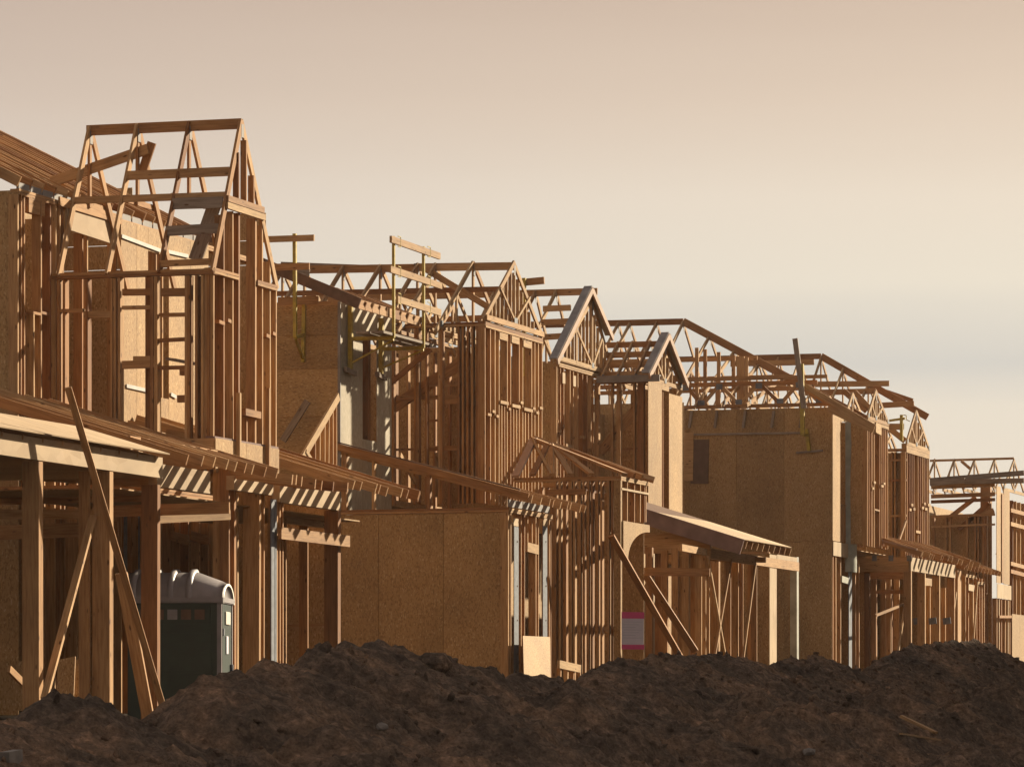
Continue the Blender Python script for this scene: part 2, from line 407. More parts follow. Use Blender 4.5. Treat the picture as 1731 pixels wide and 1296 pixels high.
# clods scattered over the mound (nobody could count them)
ico = bmesh.new(); bmesh.ops.create_icosphere(ico, subdivisions=1, radius=1)
iv = np.array([v.co[:] for v in ico.verts]); ifc = np.array([[v.index for v in f.verts] for f in ico.faces]); ico.free()
rs = np.random.RandomState(5)
NC = 34000
cu = rs.uniform(30, 90, NC); cn = rs.uniform(9.6, 15.9, NC); rad = 0.008 + 0.06 * rs.rand(NC) ** 7
keep = vnoise(cu * .7, cn * .9) + rs.uniform(-.35, .35, NC) > -0.12
cu, cn, rad = cu[keep], cn[keep], rad[keep]; NC = len(cu)
cz = mound_z(cu, cn) + rad * .05
sc = rs.uniform(.6, 1.25, (NC, 1, 3)) * rad[:, None, None]
ang = rs.uniform(0, 6.28, NC); ca, sa = np.cos(ang), np.sin(ang)
V = iv[None] * (1 + .95 * (rs.rand(NC, len(iv), 1) - .5)) * sc
V = np.stack([V[..., 0] * ca[:, None] - V[..., 1] * sa[:, None], V[..., 0] * sa[:, None] + V[..., 1] * ca[:, None], V[..., 2]], -1)
V = V + np.stack([-cn, cu, cz + GZ], -1)[:, None, :]
Fc = (ifc[None] + (np.arange(NC) * len(iv))[:, None, None]).reshape(-1, 3)
me = bpy.data.meshes.new('dirt_clods'); me.vertices.add(NC * len(iv)); me.vertices.foreach_set("co", V.ravel())
me.loops.add(Fc.size); me.loops.foreach_set("vertex_index", Fc.ravel().astype(np.int32))
me.polygons.add(len(Fc)); me.polygons.foreach_set("loop_start", np.arange(0, Fc.size, 3).astype(np.int32)); me.update(calc_edges=True)
me.materials.append(M['soil'])
tag(lk(bpy.data.objects.new('dirt_clods', me), None), 'dark loose clods scattered over the dirt mounds', 'soil', kind='stuff')
exec_houses = True

# ================================================================== HOUSE A (steep gabled tower, porch in front)
A = house('framed_house', (53.3, 23.6, 0), 'unfinished house with a steep bare gable tower behind the portable toilet')
nM, uA, zA = 23.6, 53.28, 7.35
uA1, bA = 63.5, 31.0
# main body, left side sheathing and back
sheetS(A, nM + .01, nM + 4.9, 3.55, zA - .02, uA, w=1.22)
sheetS(A, nM + .01, nM + 3.7, 0, 3.54, uA, w=1.22)
sheetF(A, uA, uA1, 0, zA, bA, w=2.44)
sheetS(A, nM + .15, bA, 0, zA, uA1, w=2.44)
sheetF(A, 54.6, uA1, 3.9, 8.3, 27.4, w=2.44)
sheetS(A, nM + .2, 28.0, zA + .01, 7.75, uA1, w=2.44)
sheetS(A, 26.1, 28.4, 7.76, 8.7, uA1, w=2.44)
sheetS(A, 23.75, 24.7, 7.76, 8.2, uA1, w=2.44)
sheetS(A, 24.2, 27.3, 3.9, 7.3, 56.2, w=1.22)
sheetF(A, 48.5, uA1, 0, 3.7, 26.2, w=2.44)
deck(A, uA + .02, uA1, nM + .02, bA - .02, 3.8)
# main front, upper storey
plateF(A, uA, uA1, zA, nM, 2)
plateF(A, uA, U(98, nM), 3.97, nM, 1, name='bottom_plate')
for px in (30, 35.5, 41): studF(A, U(px, nM), 3.95, zA - .08, nM)
bd(A, 'header', PN(44, 343, nM + .05), PN(71, 351, nM + .05), .09, .26, 'n')
for px in (69, 84.5): studF(A, U(px, nM), 3.95, zA - .08, nM)
studF(A, U(57, nM), 3.95, PN(57, 528, nM)[2], nM)
plateF(A, U(44, nM), U(69, nM), PN(44, 523, nM)[2], nM, 1, name='sill')
plateF(A, U(71, nM), U(85, nM), PN(71, 526, nM)[2], nM, 1, name='sill')
for px in (94, 101, 107): studF(A, U(px, nM), 3.95, zA - .08, nM)
for px in (139, 147, 196): studF(A, U(px, nM + .25), 3.95, zA - .3, nM + .25)
bd(A, 'header', PN(112, 366, nM - .01), PN(187, 391, nM - .01), .03, .36, 'n', 'ply')
bd(A, 'fascia_board', PN(100, 340, nM - .03), PN(205, 372, nM - .03), .03, .13, 'n')
# sheathing right of the tower's shadow, with a tall opening
zt = zA - .02
uo0, uo1 = U(249, nM), U(284, nM)
sheetF(A, U(203, nM), uo0, 3.9, zt, nM - .014, w=.62)
sheetF(A, uo1, 60.5, 3.9, zt, nM - .014, w=.9)
sheetF(A, uo0, uo1, PN(250, 424, nM)[2], zt, nM - .014)
sheetF(A, uo0, uo1, 3.9, PN(250, 668, nM)[2], nM - .014)
for px in (264, 270, 274): studF(A, U(px, nM), 3.95, zt, nM)
for ya, yb, pa, pb in ((399, 424, 206, 272), (425, 433, 283, 318), (652, 662, 214, 258), (666, 671, 289, 298)):
    bd(A, 'trim_strip', PN(pa, ya, nM - .03), PN(pb, yb, nM - .03), .012, .055, 'n', 'white')
# main roof: bare rafters rising to the back
pA = 0.50
eN, eZ = nM + .02, zA + .11
for u in rng(uA + .05, 60.4, .41):
    bd(A, 'rafter', (u, eN, eZ), (u, 28.4, eZ + (28.4 - eN) * pA), T2, .15, 'u', 'lumber', .01)
bd(A, 'ridge_board', (uA, 28.42, eZ + (28.42 - eN) * pA), (60.4, 28.42, eZ + (28.42 - eN) * pA), T2, .2, 'n')
for u in rng(uA + .05, 60.4, .41)[:-1]:
    bd(A, 'blocking', (u + .02, nM + .06, zA + .05), (u + .39, nM + .06, zA + .05), T2, .1, 'n', 'fascia')
# ---- tower
nT = 21.17; u0, u1, zP, zF = 54.52, 57.10, 6.24, 3.90
uR, zR = 55.66, 8.52
tn = [N(408, uR), N(320, uR), N(233, uR), N(152, uR)]
tn[0] = nT + .03
zEb = zP + .06
for i, n in enumerate(tn):
    T = truss(A, n, u0 + .02, u1 + .0, zEb, uR, zR, h=.11, webs=0, king=False, chord=False, tail=.03, mat='lumber')
    if i:   # short king post and collar of the inner trusses
        zc = zEb + (zR - zEb) * .50
        bd(T, 'web', (uR, n + .004, zc - .05), (uR, n + .004, zR - .1), T2, .07, 'n')
        f = (zR - zc) / (zR - zEb)
        bd(T, 'collar_tie', (uR - (uR - u0) * f, n + .04, zc), (uR + (u1 - uR) * f, n + .04, zc), T2, .08, 'n', 'lumber')
bd(A, 'ridge_board', (uR, tn[0], zR - .04), (uR, tn[3] + .05, zR - .04), T2, .15, 'u')
for t_, i0, i1, hh in ((.35, 2, 0, .13), (.51, 3, 0, .10), (.56, 1, 0, .16), (.74, 1, 0, .14), (.965, 1, 0, .09)):
    z = zR - (zR - zEb) * t_; u = uR - (uR - u0) * t_ - .02
    bd(A, 'purlin', (u, tn[i0], z), (u, tn[i1] + .02, z), T2, hh, 'u', 'grey' if t_ in (.56, .74) else 'lumber', .01)
bd(A, 'loose_plank', PU(363, 345, 55.2), PU(330, 440, 55.2), .04, .2, 'u', 'grey')
bd(A, 'brace', PU(84, 309, 55.7), PU(250, 252, 55.7), T2, .15, 'u')
bd(A, 'brace', PU(257, 241, 55.75), PU(240, 292, 55.75), T2, .13, 'u')
# gable front
zc = PN(389, 337, nT)[2]
f = (zR - zc) / (zR - zEb); ul, ur = uR - (uR - u0) * f, uR + (u1 - uR) * f
bd(A, 'collar_beam', (ul - .03, nT, zc + .0), (ur + .05, nT, zc), .05, .09, 'n')
bd(A, 'collar_beam', (ul - .05, nT, zc - .10), (ur + .09, nT, zc - .10), .05, .09, 'n', 'truss')
for k in (.3, .52, .74):
    uu = ul + (ur - ul) * k
    top = zR - abs(uu - uR) / ((uR - u0) if uu < uR else (u1 - uR)) * (zR - zEb) - .1
    bd(A, 'stud', (uu, nT + .03, zc + .04), (uu, nT + .03, top), .089, T2, 'n', 'lumber')
fronts = [363, 380.5, 395.5, 405, 433.5, 445.5, 458.5, 468.5]
for px in fronts:
    uu = U(px, nT)
    t = abs(uu + .02 - uR) / ((uR - u0) if uu < uR else (u1 - uR))
    top = min(zR - t * (zR - zEb) - .08, zc - .15)
    studF(A, uu, zF, max(top, zP - .1), nT + .02, w=.06 if px in (433.5, 405) else T2)
for pa, pb in ((363, 404), (436, 469)):
    plateF(A, U(pa, nT), U(pb, nT), zP + .06, nT - .005, 2)
for pa, pb, y in ((366, 381, 543.5), (381, 392, 541), (446, 457, 566.5), (457, 468, 563)):
    bd(A, 'block', PN(pa, y, nT + .05), (PN(pb, y, nT)[0], nT + .05, PN(pa, y, nT)[2]), .089, .05, 'n')
bd(A, 'window_sill', PN(408, 696, nT + .03), PN(434, 702, nT + .03), .14, .10, 'n')
studF(A, U(420, nT), zF, PN(420, 704, nT)[2], nT + .03)
for px in (372, 376): studF(A, U(px, nT), zF, zP, nT + 1.0)
for px, ya, yb in ((401.5, 664, 793), (451, 656, 796)):
    bd(A, 'loose_board', PN(px + 2, ya, nT - .05), PN(px + 2, yb, nT - .05), .06, .06, 'u', 'truss')
plateF(A, u0, u1, zF + .03, nT - .01, 1, name='bottom_plate', mat='mauve', h=.03)
sheetF(A, u0, u1, 3.42, zF, nT - .02, 'osb', t=.03)
# tower side (in shade)
plateS(A, nT, tn[3] + .1, zP + .05, u0 - .01, 2)
bd(A, 'rim_board', (u0, nT, 3.68), (u0, N(262, u0), 3.68), .04, .44, 'u')
for px in (354, 344, 334, 321, 316): studS(A, N(px, u0), 3.4, zP - .04, u0)
for px in (266, 259): studS(A, N(px, u0), 3.4, zP - .04, u0, w=.05)
for px in (203, 196, 190): studS(A, N(px, u0), 3.4, zP - .04, u0)
for px in (110, 101, 148): studS(A, N(px, u0), 3.4, zP - .04, u0)
for pa, pb, y, h in ((206, 258, 494, .09), (272, 316, 494, .11), (206, 258, 520, .05), (268, 316, 532, .05), (264, 318, 574.5, .05), (206, 262, 616, .11), (225, 262, 606, .06), (264, 318, 621, .05), (304, 318, 628, .10), (299, 318, 673, .10), (140, 190, 532, .09), (98, 140, 525, .05)):
    za = PU(pa, y, u0)[2]
    bd(A, 'block', (u0 + .05, N(pa, u0), za), (u0 + .05, N(pb, u0), za), .089, h, 'u', 'lumber', .006)
bd(A, 'loose_plank', PU(288, 607, u0 + .2), (u0 + 1.1, N(320, u0), PU(288, 612, u0)[2]), .2, .04, 'u', 'grey')
for pa, pb, y in ((215, 262, 722), (280, 330, 737)):
    bd(A, 'joist', PU(pa, y, u0 + .5), PU(pb, y + 8, u0 + .5), T2, .2, 'u')
# ---- porch and skirt roof
nP = 20.4
bd(A, 'porch_beam', (42.6, nP + .06, 3.245), (50.67, nP + .06, 3.245), .12, .27, 'n', 'ply')
bd(A, 'porch_beam', (50.72, nP + .16, 3.16), (U(367, nP), nP + .16, 3.16), .12, .30, 'n', 'ply')
bd(A, 'porch_beam', (U(396, 20.9), 20.96, 3.27), (U(462, 20.9), 20.96, 3.27), .12, .20, 'n', 'ply')
bd(A, 'porch_beam', (U(473, 20.9), 20.96, 3.255), (59.07, 20.96, 3.255), .12, .33, 'n', 'ply')
# roof sheathing on the porch end
for k in range(4):
    ua = 42.4 + k * 2.06
    bd(A, 'roof_panel', (ua + 1.02, nP - .12, 3.42), (ua + 1.02, nP + 1.15, 3.80), .016, 2.05, Vector((0, 0, 1)), 'ply')
pS = .305
deck(A, 42.5, 50.9, nP + .13, nM - .06, 3.14, name='porch_shade_ceiling')  # ceiling added below the rafters to darken the porch
deck(A, 50.95, 60.6, 21.12, nM - .06, 3.0, name='porch_shade_ceiling')  # second added ceiling, stops sun falling between the bare rafters
for u in rng(42.5, 50.4, .61): bd(A, 'rafter', (u, nP + .0, 3.33), (u, nM + 2.5, 3.33 + (nM + 2.5 - nP) * pS * .8), T2, .12, 'u')
for u in rng(50.95, 60.7, .41):
    n0 = 20.16 - random.uniform(-.03, .12); u += random.uniform(-.05, .05)
    n1 = nT - .05 if u0 - .1 < u < u1 + .1 else nM - .03
    tw = u0 - .1 < u < u1 + .1
    bd(A, 'rafter', (u, n0, 3.31 if tw else 3.37), (u, n1, 3.42 if tw else 3.37 + (n1 - n0) * pS), T2, .14, 'u', 'lumber', .01)
for u in rng(50.95, 54.3, .41)[:-1]:
    bd(A, 'blocking', (u + .02, 21.0, 3.64), (u + .39, 21.0, 3.64), T2, .12, 'n', 'lumber')
bd(A, 'ledger', (50.9, nM - .06, 4.36), (54.4, nM - .06, 4.36), .05, .18, 'n')
# posts (their narrow street edge catches the sun)
for px, n, w, d, top in ((66, nP, .13, .22, 3.10), (185, nP, .12, .24, 3.10), (150, nP + .25, .05, .14, 3.10), (266, nP, .10, .23, 3.02), (571, 20.9, .13, .22, 3.09)):
    studF(A, U(px, n), pad(U(px, n)) - .3, top, n, d, w, 'post')
for px, n, w, d in ((387, 20.98, .04, .14), (396, 20.98, .08, .14), (401, 21.3, .06, .3), (438, 20.98, .07, .25), (446, 20.98, .04, .14), (468, 20.96, .04, .14), (473, 20.96, .04, .14), (478, 20.96, .04, .14), (375, 21.1, .04, .14)):
    studF(A, U(px, n), pad(56) - .2, 3.18 if px > 390 else 3.5, n, d, w, 'post')
bd(A, 'steel_strap', (U(458, 20.93) + .06, 20.93, 0), (U(458, 20.93) + .06, 20.93, 3.12), .02, .13, 'n', 'steel')
bd(A, 'steel_strap', (U(463, 20.93) + .1, 20.945, 0), (U(463, 20.93) + .1, 20.945, 3.12), .02, .06, 'n', 'steel')
bd(A, 'girt', (U(471, 20.85), 20.83, 2.63), (U(587, 20.85), 20.83, 2.63), .05, .17, 'n', 'truss')
bd(A, 'girt', (U(482, 21.6), 21.6, 2.95), (U(552, 21.6), 21.6, 2.95), .05, .13, 'n', 'truss')
bd(A, 'girt', PN(245, 877, 20.75), PN(388, 870, 20.34), .04, .13, 'n', 'truss')
bd(A, 'girt', PU(0, 869, 50.6), PU(158, 869, 50.6), .04, .13, 'u')
bd(A, 'girt', PU(186, 864, 50.7), PU(388, 858, 50.7), .04, .15, 'u')
bd(A, 'girt', PU(0, 838, 52.5), PU(240, 832, 52.5), .04, .25, 'u')
bd(A, 'girt', PU(0, 790, 50.9), PU(260, 805, 50.9), .04, .30, 'u')
bd(A, 'girt', PU(0, 900, 52.9), PU(200, 893, 52.9), .04, .2, 'u')
# ground-floor stud wall behind the porch, with dark rooms beyond
for px in (52, 75, 92, 102, 109, 130, 170, 205, 221, 238, 272, 287, 292, 303, 318, 337, 352, 363, 371, 379):
    studF(A, U(px, nM), pad(56), 3.35, nM, name='stud')
for px in (20, 84, 120, 140, 180, 215, 255, 300, 330, 366):
    studF(A, U(px, nM + 1.4), pad(56), 3.4, nM + 1.4, w=.05)
plateF(A, uA - .3, uA1, 3.44, nM, 2)
for px in (285, 318): bd(A, 'header', PN(px, 905, nM + .04), PN(px + 30, 913, nM + .04), .09, .15, 'n')
for px in (235, 212): bd(A, 'steel_strap', PN(px, 830, nM - .01), PN(px, 985, nM - .01), .01, .12 if px == 212 else .05, 'n', 'steel')
sheetS(A, 21.9, 26.1, 0.0, 3.7, 61.5, w=1.22)
for px in (483, 520): studF(A, U(px, 21.9), pad(57), 3.1, 21.9)
bd(A, 'block', PU(482, 1058, 61.4), PU(552, 1055, 61.4), .05, .05, 'u')
for i in range(3): bd(A, 'plywood_offcut', PN(110 + 9 * i, 1180, 21.3 + .05 * i), PN(113 + 9 * i, 1112 + 5 * i, 21.4 + .05 * i), .015, .25, 'u', 'osb')
bd(A, 'low_panel', PU(20, 1200, 52.8), PU(20, 1117, 52.8), .015, .5, 'u', 'osb')
# braces
bd(A, 'brace', PN(115, 655, 20.1), PN(280, 1210, 19.75), .04, .085, Vector((-.3, 1, 0)), 'lumber')
bd(A, 'brace', PN(157, 872, 20.62), PN(75, 1180, 20.28), .09, .05, 'n')
bd(A, 'brace', PN(205, 968, 20.25), PN(252, 1220, 20.0), .04, .16, 'u')
bd(A, 'brace', PN(210, 975, 20.2), PN(278, 1210, 19.9), .05, .05, 'u')
bd(A, 'brace', PN(15, 1130, 20.9), PN(60, 1175, 20.9), .04, .09, 'n')

# ================================================================== HOUSE B (scaffold brackets, strand-board garage)
B = house('framed_house', (70, 24.8, .4), 'unfinished house with a strand-board garage side and scaffold brackets on its upper wall')
uB, nB, zB, uB1, bB = 70.0, 24.8, 7.42, 79.5, 32.0
gB = pad(71)
# upper body
for z0_, z1_ in ((3.75, 4.5), (4.51, 5.35), (5.36, 6.2), (6.21, 6.8), (6.81, 7.38)):
    for a_ in (0, 2.44, 4.88): bd(B, 'wall_panel', (uB + .006, nB + .01 + a_, (z0_ + z1_) / 2), (uB + .006, nB + 2.43 + a_, (z0_ + z1_) / 2), .013, z1_ - z0_ - .003, 'u', 'osb')
    bd(B, 'block', (uB + .05, nB + .02, z1_), (uB + .05, nB + 7, z1_), .07, .05, 'u')
wl, wr = U(612, nB), U(636, nB); wt, wb = PN(612, 568, nB)[2], PN(612, 742, nB)[2]
sheetF(B, uB, wl, 3.6, zB - .02, nB - .013, 'greysheet', w=.65)
sheetF(B, wr, U(661, nB), 3.6, zB - .02, nB - .013, 'greysheet')
sheetF(B, wl, wr, wt, zB - .02, nB - .013, 'greysheet')
sheetF(B, wl, wr, 3.6, wb, nB - .013, 'greysheet')
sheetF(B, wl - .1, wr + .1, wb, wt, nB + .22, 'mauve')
studF(B, U(613, nB), wb, wt, nB + .02)
studF(B, U(622, nB + .1), wb, wt, nB + .10, w=.14, name='post')
bd(B, 'corner_trim', (uB - .01, nB - .02, 0.9), (uB - .01, nB - .02, 7.4), .03, .05, 'u', 'fascia')
plateF(B, uB, uB1, zB, nB, 2); plateS(B, nB, bB, zB, uB, 2)
sheetF(B, uB, uB1, gB, zB, bB, w=2.44); sheetS(B, nB + .2, bB, gB, zB, uB1, w=2.44)
sheetF(B, 72.9, uB1, 3.9, 7.1, 27.9, w=2.44)
sheetF(B, 73.6, uB1, gB, 4.1, 25.4, w=2.44)
deck(B, uB + .02, uB1, nB + .02, bB - .02, 3.9)
# main roof rafters rising to the back
pB = .42; e0 = nB - .5; ez = zB + .1 - .5 * pB
for u in rng(uB - .35, 73.2, .41):
    bd(B, 'rafter', (u, e0, ez), (u, nB + .35, ez + (nB + .35 - e0) * pB), T2, .16, 'u', 'lumber', .01)
for u in rng(uB - .35, 73.2, .41)[:-1]:
    bd(B, 'blocking', (u + .022, e0 + .03, ez + .01), (u + .388, e0 + .03, ez + .01), T2, .17, 'n', 'lumber')
bd(B, 'fascia_board', (uB - .42, e0 - .05, ez), (uB - .42, nB + 2.4, ez + 2.95 * pB), .04, .19, 'u', 'brown')
for pa, pb, y in ((470, 538, 509), (468, 522, 452)):
    bd(B, 'loose_board', PU(pa, y, uB - .25), PU(pb, y - 2, uB - .25), .04, .14 if y > 500 else .11, 'u')
# ---- tower
nW = 23.2; a0, a1, zW, uPk, zPk = 73.68, 77.40, 7.30, 75.55, 8.62
plateF(B, a0, a1, zW + .05, nW - .01, 3)
bd(B, 'bottom_chord', (a0, nW - .02, zW + .115), (a1, nW - .02, zW + .115), .04, .10, 'n', 'lumber')
T = truss(B, nW + .02, a0, a1, zW + .1, uPk, zPk, h=.10, webs=0, king=False, chord=False, tail=.06)
for k in range(1, 15):
    uu = a0 + (a1 - a0) * k / 15
    s = (zPk - zW - .1) / ((uPk - a0) if uu < uPk else (a1 - uPk))
    top = zPk - abs(uu - uPk) * s - .1
    if top > zW + .2: bd(T, 'web', (uu, nW + .05, zW + .15), (uu, nW + .05, top), .06, .042, 'n', 'truss')
for s_ in (-1, 1):
    bd(T, 'web', (uPk, nW - .012, zW + .2), (uPk + s_ * .95, nW - .012, zW + .75), .03, .05, 'n', 'truss')
bd(T, 'gusset_plate', (uPk - .1, nW - .03, zW + .2), (uPk + .1, nW - .03, zW + .2), .004, .14, 'n', 'steel')
zf2 = 3.95
for px in (820, 829, 836.5, 843, 857.5, 863, 877.5, 883.5, 898.5, 904, 910, 916): studF(B, U(px, nW), zf2, zW - .06, nW)
for pa, pb, ya in ((843.5, 857.5, 567), (864, 877, 573), (884, 898, 580)):
    z = PN(pa, ya, nW)[2]; bd(B, 'header', (U(pa, nW), nW + .03, z), (U(pb, nW), nW + .03, z), .09, .13, 'n', 'truss')
for px in (848, 853, 868, 873, 888, 893):
    studF(B, U(px, nW), PN(px, 560 + .28 * (px - 848) + 3, nW)[2], zW - .06, nW, .089)
    studF(B, U(px, nW), zf2, PN(px, 684 + .27 * (px - 848), nW)[2], nW, .089)
for pa, pb, y in ((844, 857.5, 679), (864, 877.5, 685), (884, 898.5, 691)):
    z = PN(pa, y, nW)[2]; bd(B, 'window_sill', (U(pa, nW), nW + .04, z), (U(pb, nW), nW + .04, z), .14, .06, 'n', 'truss')
for pa, pb, y in ((823, 829, 700), (831, 836, 695), (837.5, 842, 703), (858.5, 862, 691), (878.5, 883, 680), (899.5, 903.5, 690), (905, 909.5, 697), (911, 916, 689)):
    z = PN(pa, y, nW)[2]; bd(B, 'block', (U(pa, nW), nW + .02, z), (U(pb, nW), nW + .02, z), .089, .05, 'n', 'truss')
# tower side
plateS(B, nW, nB + .5, zW + .03, a0 - .02, 2)
for px in (816, 808, 800, 792, 784, 777): studS(B, N(px, a0), zf2, zW, a0 - .01)
for px in (748, 744, 708, 703, 666, 722): studS(B, N(px, a0), zf2, zW, a0 - .01, w=.05 if px in (748, 708) else T2)
bd(B, 'brace', PU(662, 690, a0 + .3), PU(782, 612, a0 + .3), .04, .22, 'u')
bd(B, 'brace', PU(660, 648, a0 - .12), PU(728, 590, a0 - .12), .04, .1, 'u')
for pa, pb, y, h in ((664, 776, 672, .08), (750, 810, 680, .07), (722, 778, 652, .03), (722, 748, 711, .04), (664, 704, 760, .04), (722, 778, 758, .09), (786, 812, 676, .07), (786, 812, 686, .05)):
    bd(B, 'block', PU(pa, y, a0 + .15), PU(pb, y - 1, a0 + .15), .06, h, 'u')
for pa in (676, 738):
    q = PU(pa, 768, a0 + .4)
    bd(B, 'web', PU(pa, 768, a0 + .4), PU(pa, 840, a0 + .4), .05, .04, 'u', 'truss')
    bd(B, 'web', PN(pa, 768, 24.2), PN(pa + 26, 815, 24.2), .04, .09, 'n', 'truss')
sheetS(B, 23.45, 25.2, 3.9, 6.6, 77.2, w=1.22)
for px in (670, 690, 735, 760): studS(B, N(px, 77.0), 3.95, 7.1, 77.0)
for z_ in (5.2, 6.15): bd(B, 'fire_block', (77.05, 23.4, z_), (77.05, 25.2, z_), .09, .06, 'u')
# cross-gable trusses behind the tower front
for px in (800, 736, 706, 643, 580, 515, 478):
    n = N(px, uPk)
    truss(B, n, a0 - .25, a1 + .25, zW + .05 - .1, uPk, zPk + .02, h=.10, webs=3, king=True, tail=.22)
bd(B, 'ridge_board', (uPk, nW, zPk - .06), (uPk, N(700, uPk), zPk - .02), T2, .15, 'u')
bd(B, 'ridge_board', (uPk, N(704, uPk), zPk - .03), (uPk, 28.3, zPk + .02), T2, .15, 'u')
bd(B, 'lateral_brace', (uPk - .1, N(860, uPk), zPk - .5), (uPk - .1, 28.2, zPk - .45), T2, .10, 'u')
bd(B, 'lateral_brace', PU(720, 455, uPk - .2), PU(827, 520, uPk - .2), T2, .12, 'u')
bd(B, 'lateral_brace', PU(523, 462, uPk - .3), PU(440, 452, uPk - .3), T2, .16, 'u', 'grey')
bd(B, 'lateral_brace', PU(475, 447, uPk + .3), PU(690, 455, uPk + .3), T2, .10, 'u', 'grey')
bd(B, 'lateral_brace', (77.2, 23.6, 7.75), (77.2, 28, 7.75), T2, .12, 'u')
for y, pa, pb in ((590, 722, 780), (600, 740, 778)):
    bd(B, 'girt', PN(pa, y - 40, 25.6), PN(pb + 5, y - 20, 25.6), .05, .12, 'n', 'truss')
# ---- garage wing
nG = 21.6; zG = 3.58
sheetS(B, nG + .0, nB, gB - .1, zG, uB, w=1.22)
plateS(B, nG, nB, zG + .09, uB - .02, 2, name='top_plate')
pG = .262; gE = (nG - .42, 3.80)
zr = lambda n: gE[1] + (n - gE[0]) * pG
for u in rng(uB + .04, 73.25, .405):
    n1 = nB - .02 if u < a0 - .05 else nW - .05
    jn = random.uniform(-.09, .05)
    bd(B, 'rafter', (u + random.uniform(-.04, .04), gE[0] + jn, gE[1] + jn * pG), (u, n1, zr(n1)), T2, .14, 'u', 'lumber', .012)
bd(B, 'barge_rafter', (uB - .03, gE[0] + .05, gE[1] + .05), (uB - .03, nB, zr(nB) + .05), .04, .12, 'u')
bd(B, 'roof_edge', (uB - .05, gE[0] + .2, gE[1] + .18), (uB - .05, nB, zr(nB) + .13), .06, .025, 'u', 'brown')
for px, w in ((586, .10), (633, .05), (727, .07)):
    n = N(px, uB); studS(B, n, zG + .08, zr(n) - .03, uB - .01, .1, w, 'post')
for u in rng(uB + .04, 72.6, .405)[:-1]:
    bd(B, 'blocking', (u + .02, nG + .03, zG + .17), (u + .385, nG + .03, zG + .17), T2, .13, 'n', 'fascia')
g1 = 72.62
plateF(B, uB, g1 + .05, zG + .08, nG - .01, 2, mat='truss')
for px in (859, 863, 880.5, 886.5, 905.5, 910, 928, 931): studF(B, U(px, nG), gB, zG, nG)
for px in (892, 899): studF(B, U(px, nG), PN(px, 917, nG)[2], zG, nG, .089)
bd(B, 'header', PN(888, 924, nG + .04), PN(907, 929, nG + .04), .09, .17, 'n', 'truss')
for px in (866.5, 915): bd(B, 'steel_strap', PN(px + 6, 880, nG - .015), PN(px + 6, 1150, nG - .015), .012, .27, 'n', 'steel')
for px in (866, 916): bd(B, 'small_panel', PN(px + 6, 876, nG - .025), PN(px + 6, 889, nG - .025), .012, .29, 'n', 'ply')
for px in (866.5, 915):
    for y in (915, 990, 1048, 1105):
        z = PN(px + 6, y, nG)[2]; u_ = U(px + 6, nG)
        bd(B, 'bolt_hole', (u_, nG - .026, z - .012), (u_, nG - .026, z + .012), .006, .024, 'n', 'brown')
plateF(B, U(886, nG), U(912, nG), PN(890, 1076, nG)[2], nG, 1, name='window_sill')
sheetF(B, uB + .1, 73.5, gB, zG, 24.0, w=1.22)
# dark stair volume right of the garage
for px in (938, 944, 950, 958): studF(B, U(px, 22.3), gB, 3.9, 22.3)
# small lean-to gable end beside the garage: a lit rake with studs under it
q0, q1 = PN(508, 781, 25.6), PN(573, 672, 25.6)
bd(B, 'rake_rafter', PN(505, 784, 23.9), PN(572, 670, 23.9), .04, .14, 'n', 'truss')
for px, y in ((520, 765), (533, 742), (541, 728), (549, 716), (556, 704), (563, 692), (569, 682)):
    studF(B, U(px, 23.92), PN(px, 800, 23.9)[2], PN(px, y, 23.9)[2], 23.92, .089, .03)
bd(B, 'web', PN(517, 762, 23.88), PN(537, 794, 23.88), .03, .07, 'n', 'truss')
bd(B, 'rake_rafter', PU(478, 745, 69.7), PU(520, 678, 69.7), .05, .12, 'u', 'grey')

# ---- entry turret in front of house B's tower
t0, t1, f0, f1, zTu = 75.22, 77.13, 21.0, 23.1, 4.50
plateS(B, f0, f1, zTu, t0, 2); plateF(B, t0, t1 + .05, zTu, f0, 2, mat='truss'); plateS(B, f0, f1, zTu, t1, 2)
apex = (76.55, 23.12, 5.33)
bd(B, 'hip_rafter', apex, (t0 - .12, f1 - .05, zTu + .02), .05, .15, 'u', 'fascia_warm')
bd(B, 'hip_rafter', apex, (t0 - .1, f0 - .1, zTu + .03), .05, .14, Vector((-1, .6, 0)), 'lumber')
bd(B, 'hip_rafter', apex, (t1 + .1, f0 - .1, zTu + .03), .05, .14, 'n', 'lumber')
for k in (.18, .36, .54, .74):
    bd(B, 'jack_rafter', lerp(apex, (t0 - .1, f0 - .1, zTu + .03), .12 + k * .2), (t0 - .1, f1 - (f1 - f0) * k, zTu + .04), .05, .12, 'z' if k > .5 else 'u', 'lumber')
for k in (.3, .6):
    bd(B, 'jack_rafter', lerp(apex, (t1 + .1, f0 - .1, zTu + .03), k), (t0 + (t1 - t0) * k, f0 - .1, zTu + .03), .05, .12, 'u', 'lumber')
bd(B, 'jack_rafter', lerp(apex, (t0 - .1, f1, zTu), .05), (t0 - .08, f1 - .75, zTu + .03), .05, .10, 'n', 'truss')
for px in (940, 948, 957, 967, 972, 982, 988, 996, 1002, 1011, 1018, 1030, 1036): studS(B, N(px, t0), gB, zTu - .08, t0, w=.05 if px in (957, 982) else T2)
for px in (878, 887, 896, 905, 917, 926): studS(B, N(px, t1), 3.9, zTu - .08, t1)
bd(B, 'girt', PU(926, 832, t0 - .04), PU(990, 831, t0 - .04), .04, .11, 'u')
bd(B, 'post', (t0 + .02, f0 + .07, gB - .2), (t0 + .02, f0 + .07, zTu - .08), .14, .1, 'n', 'osb')
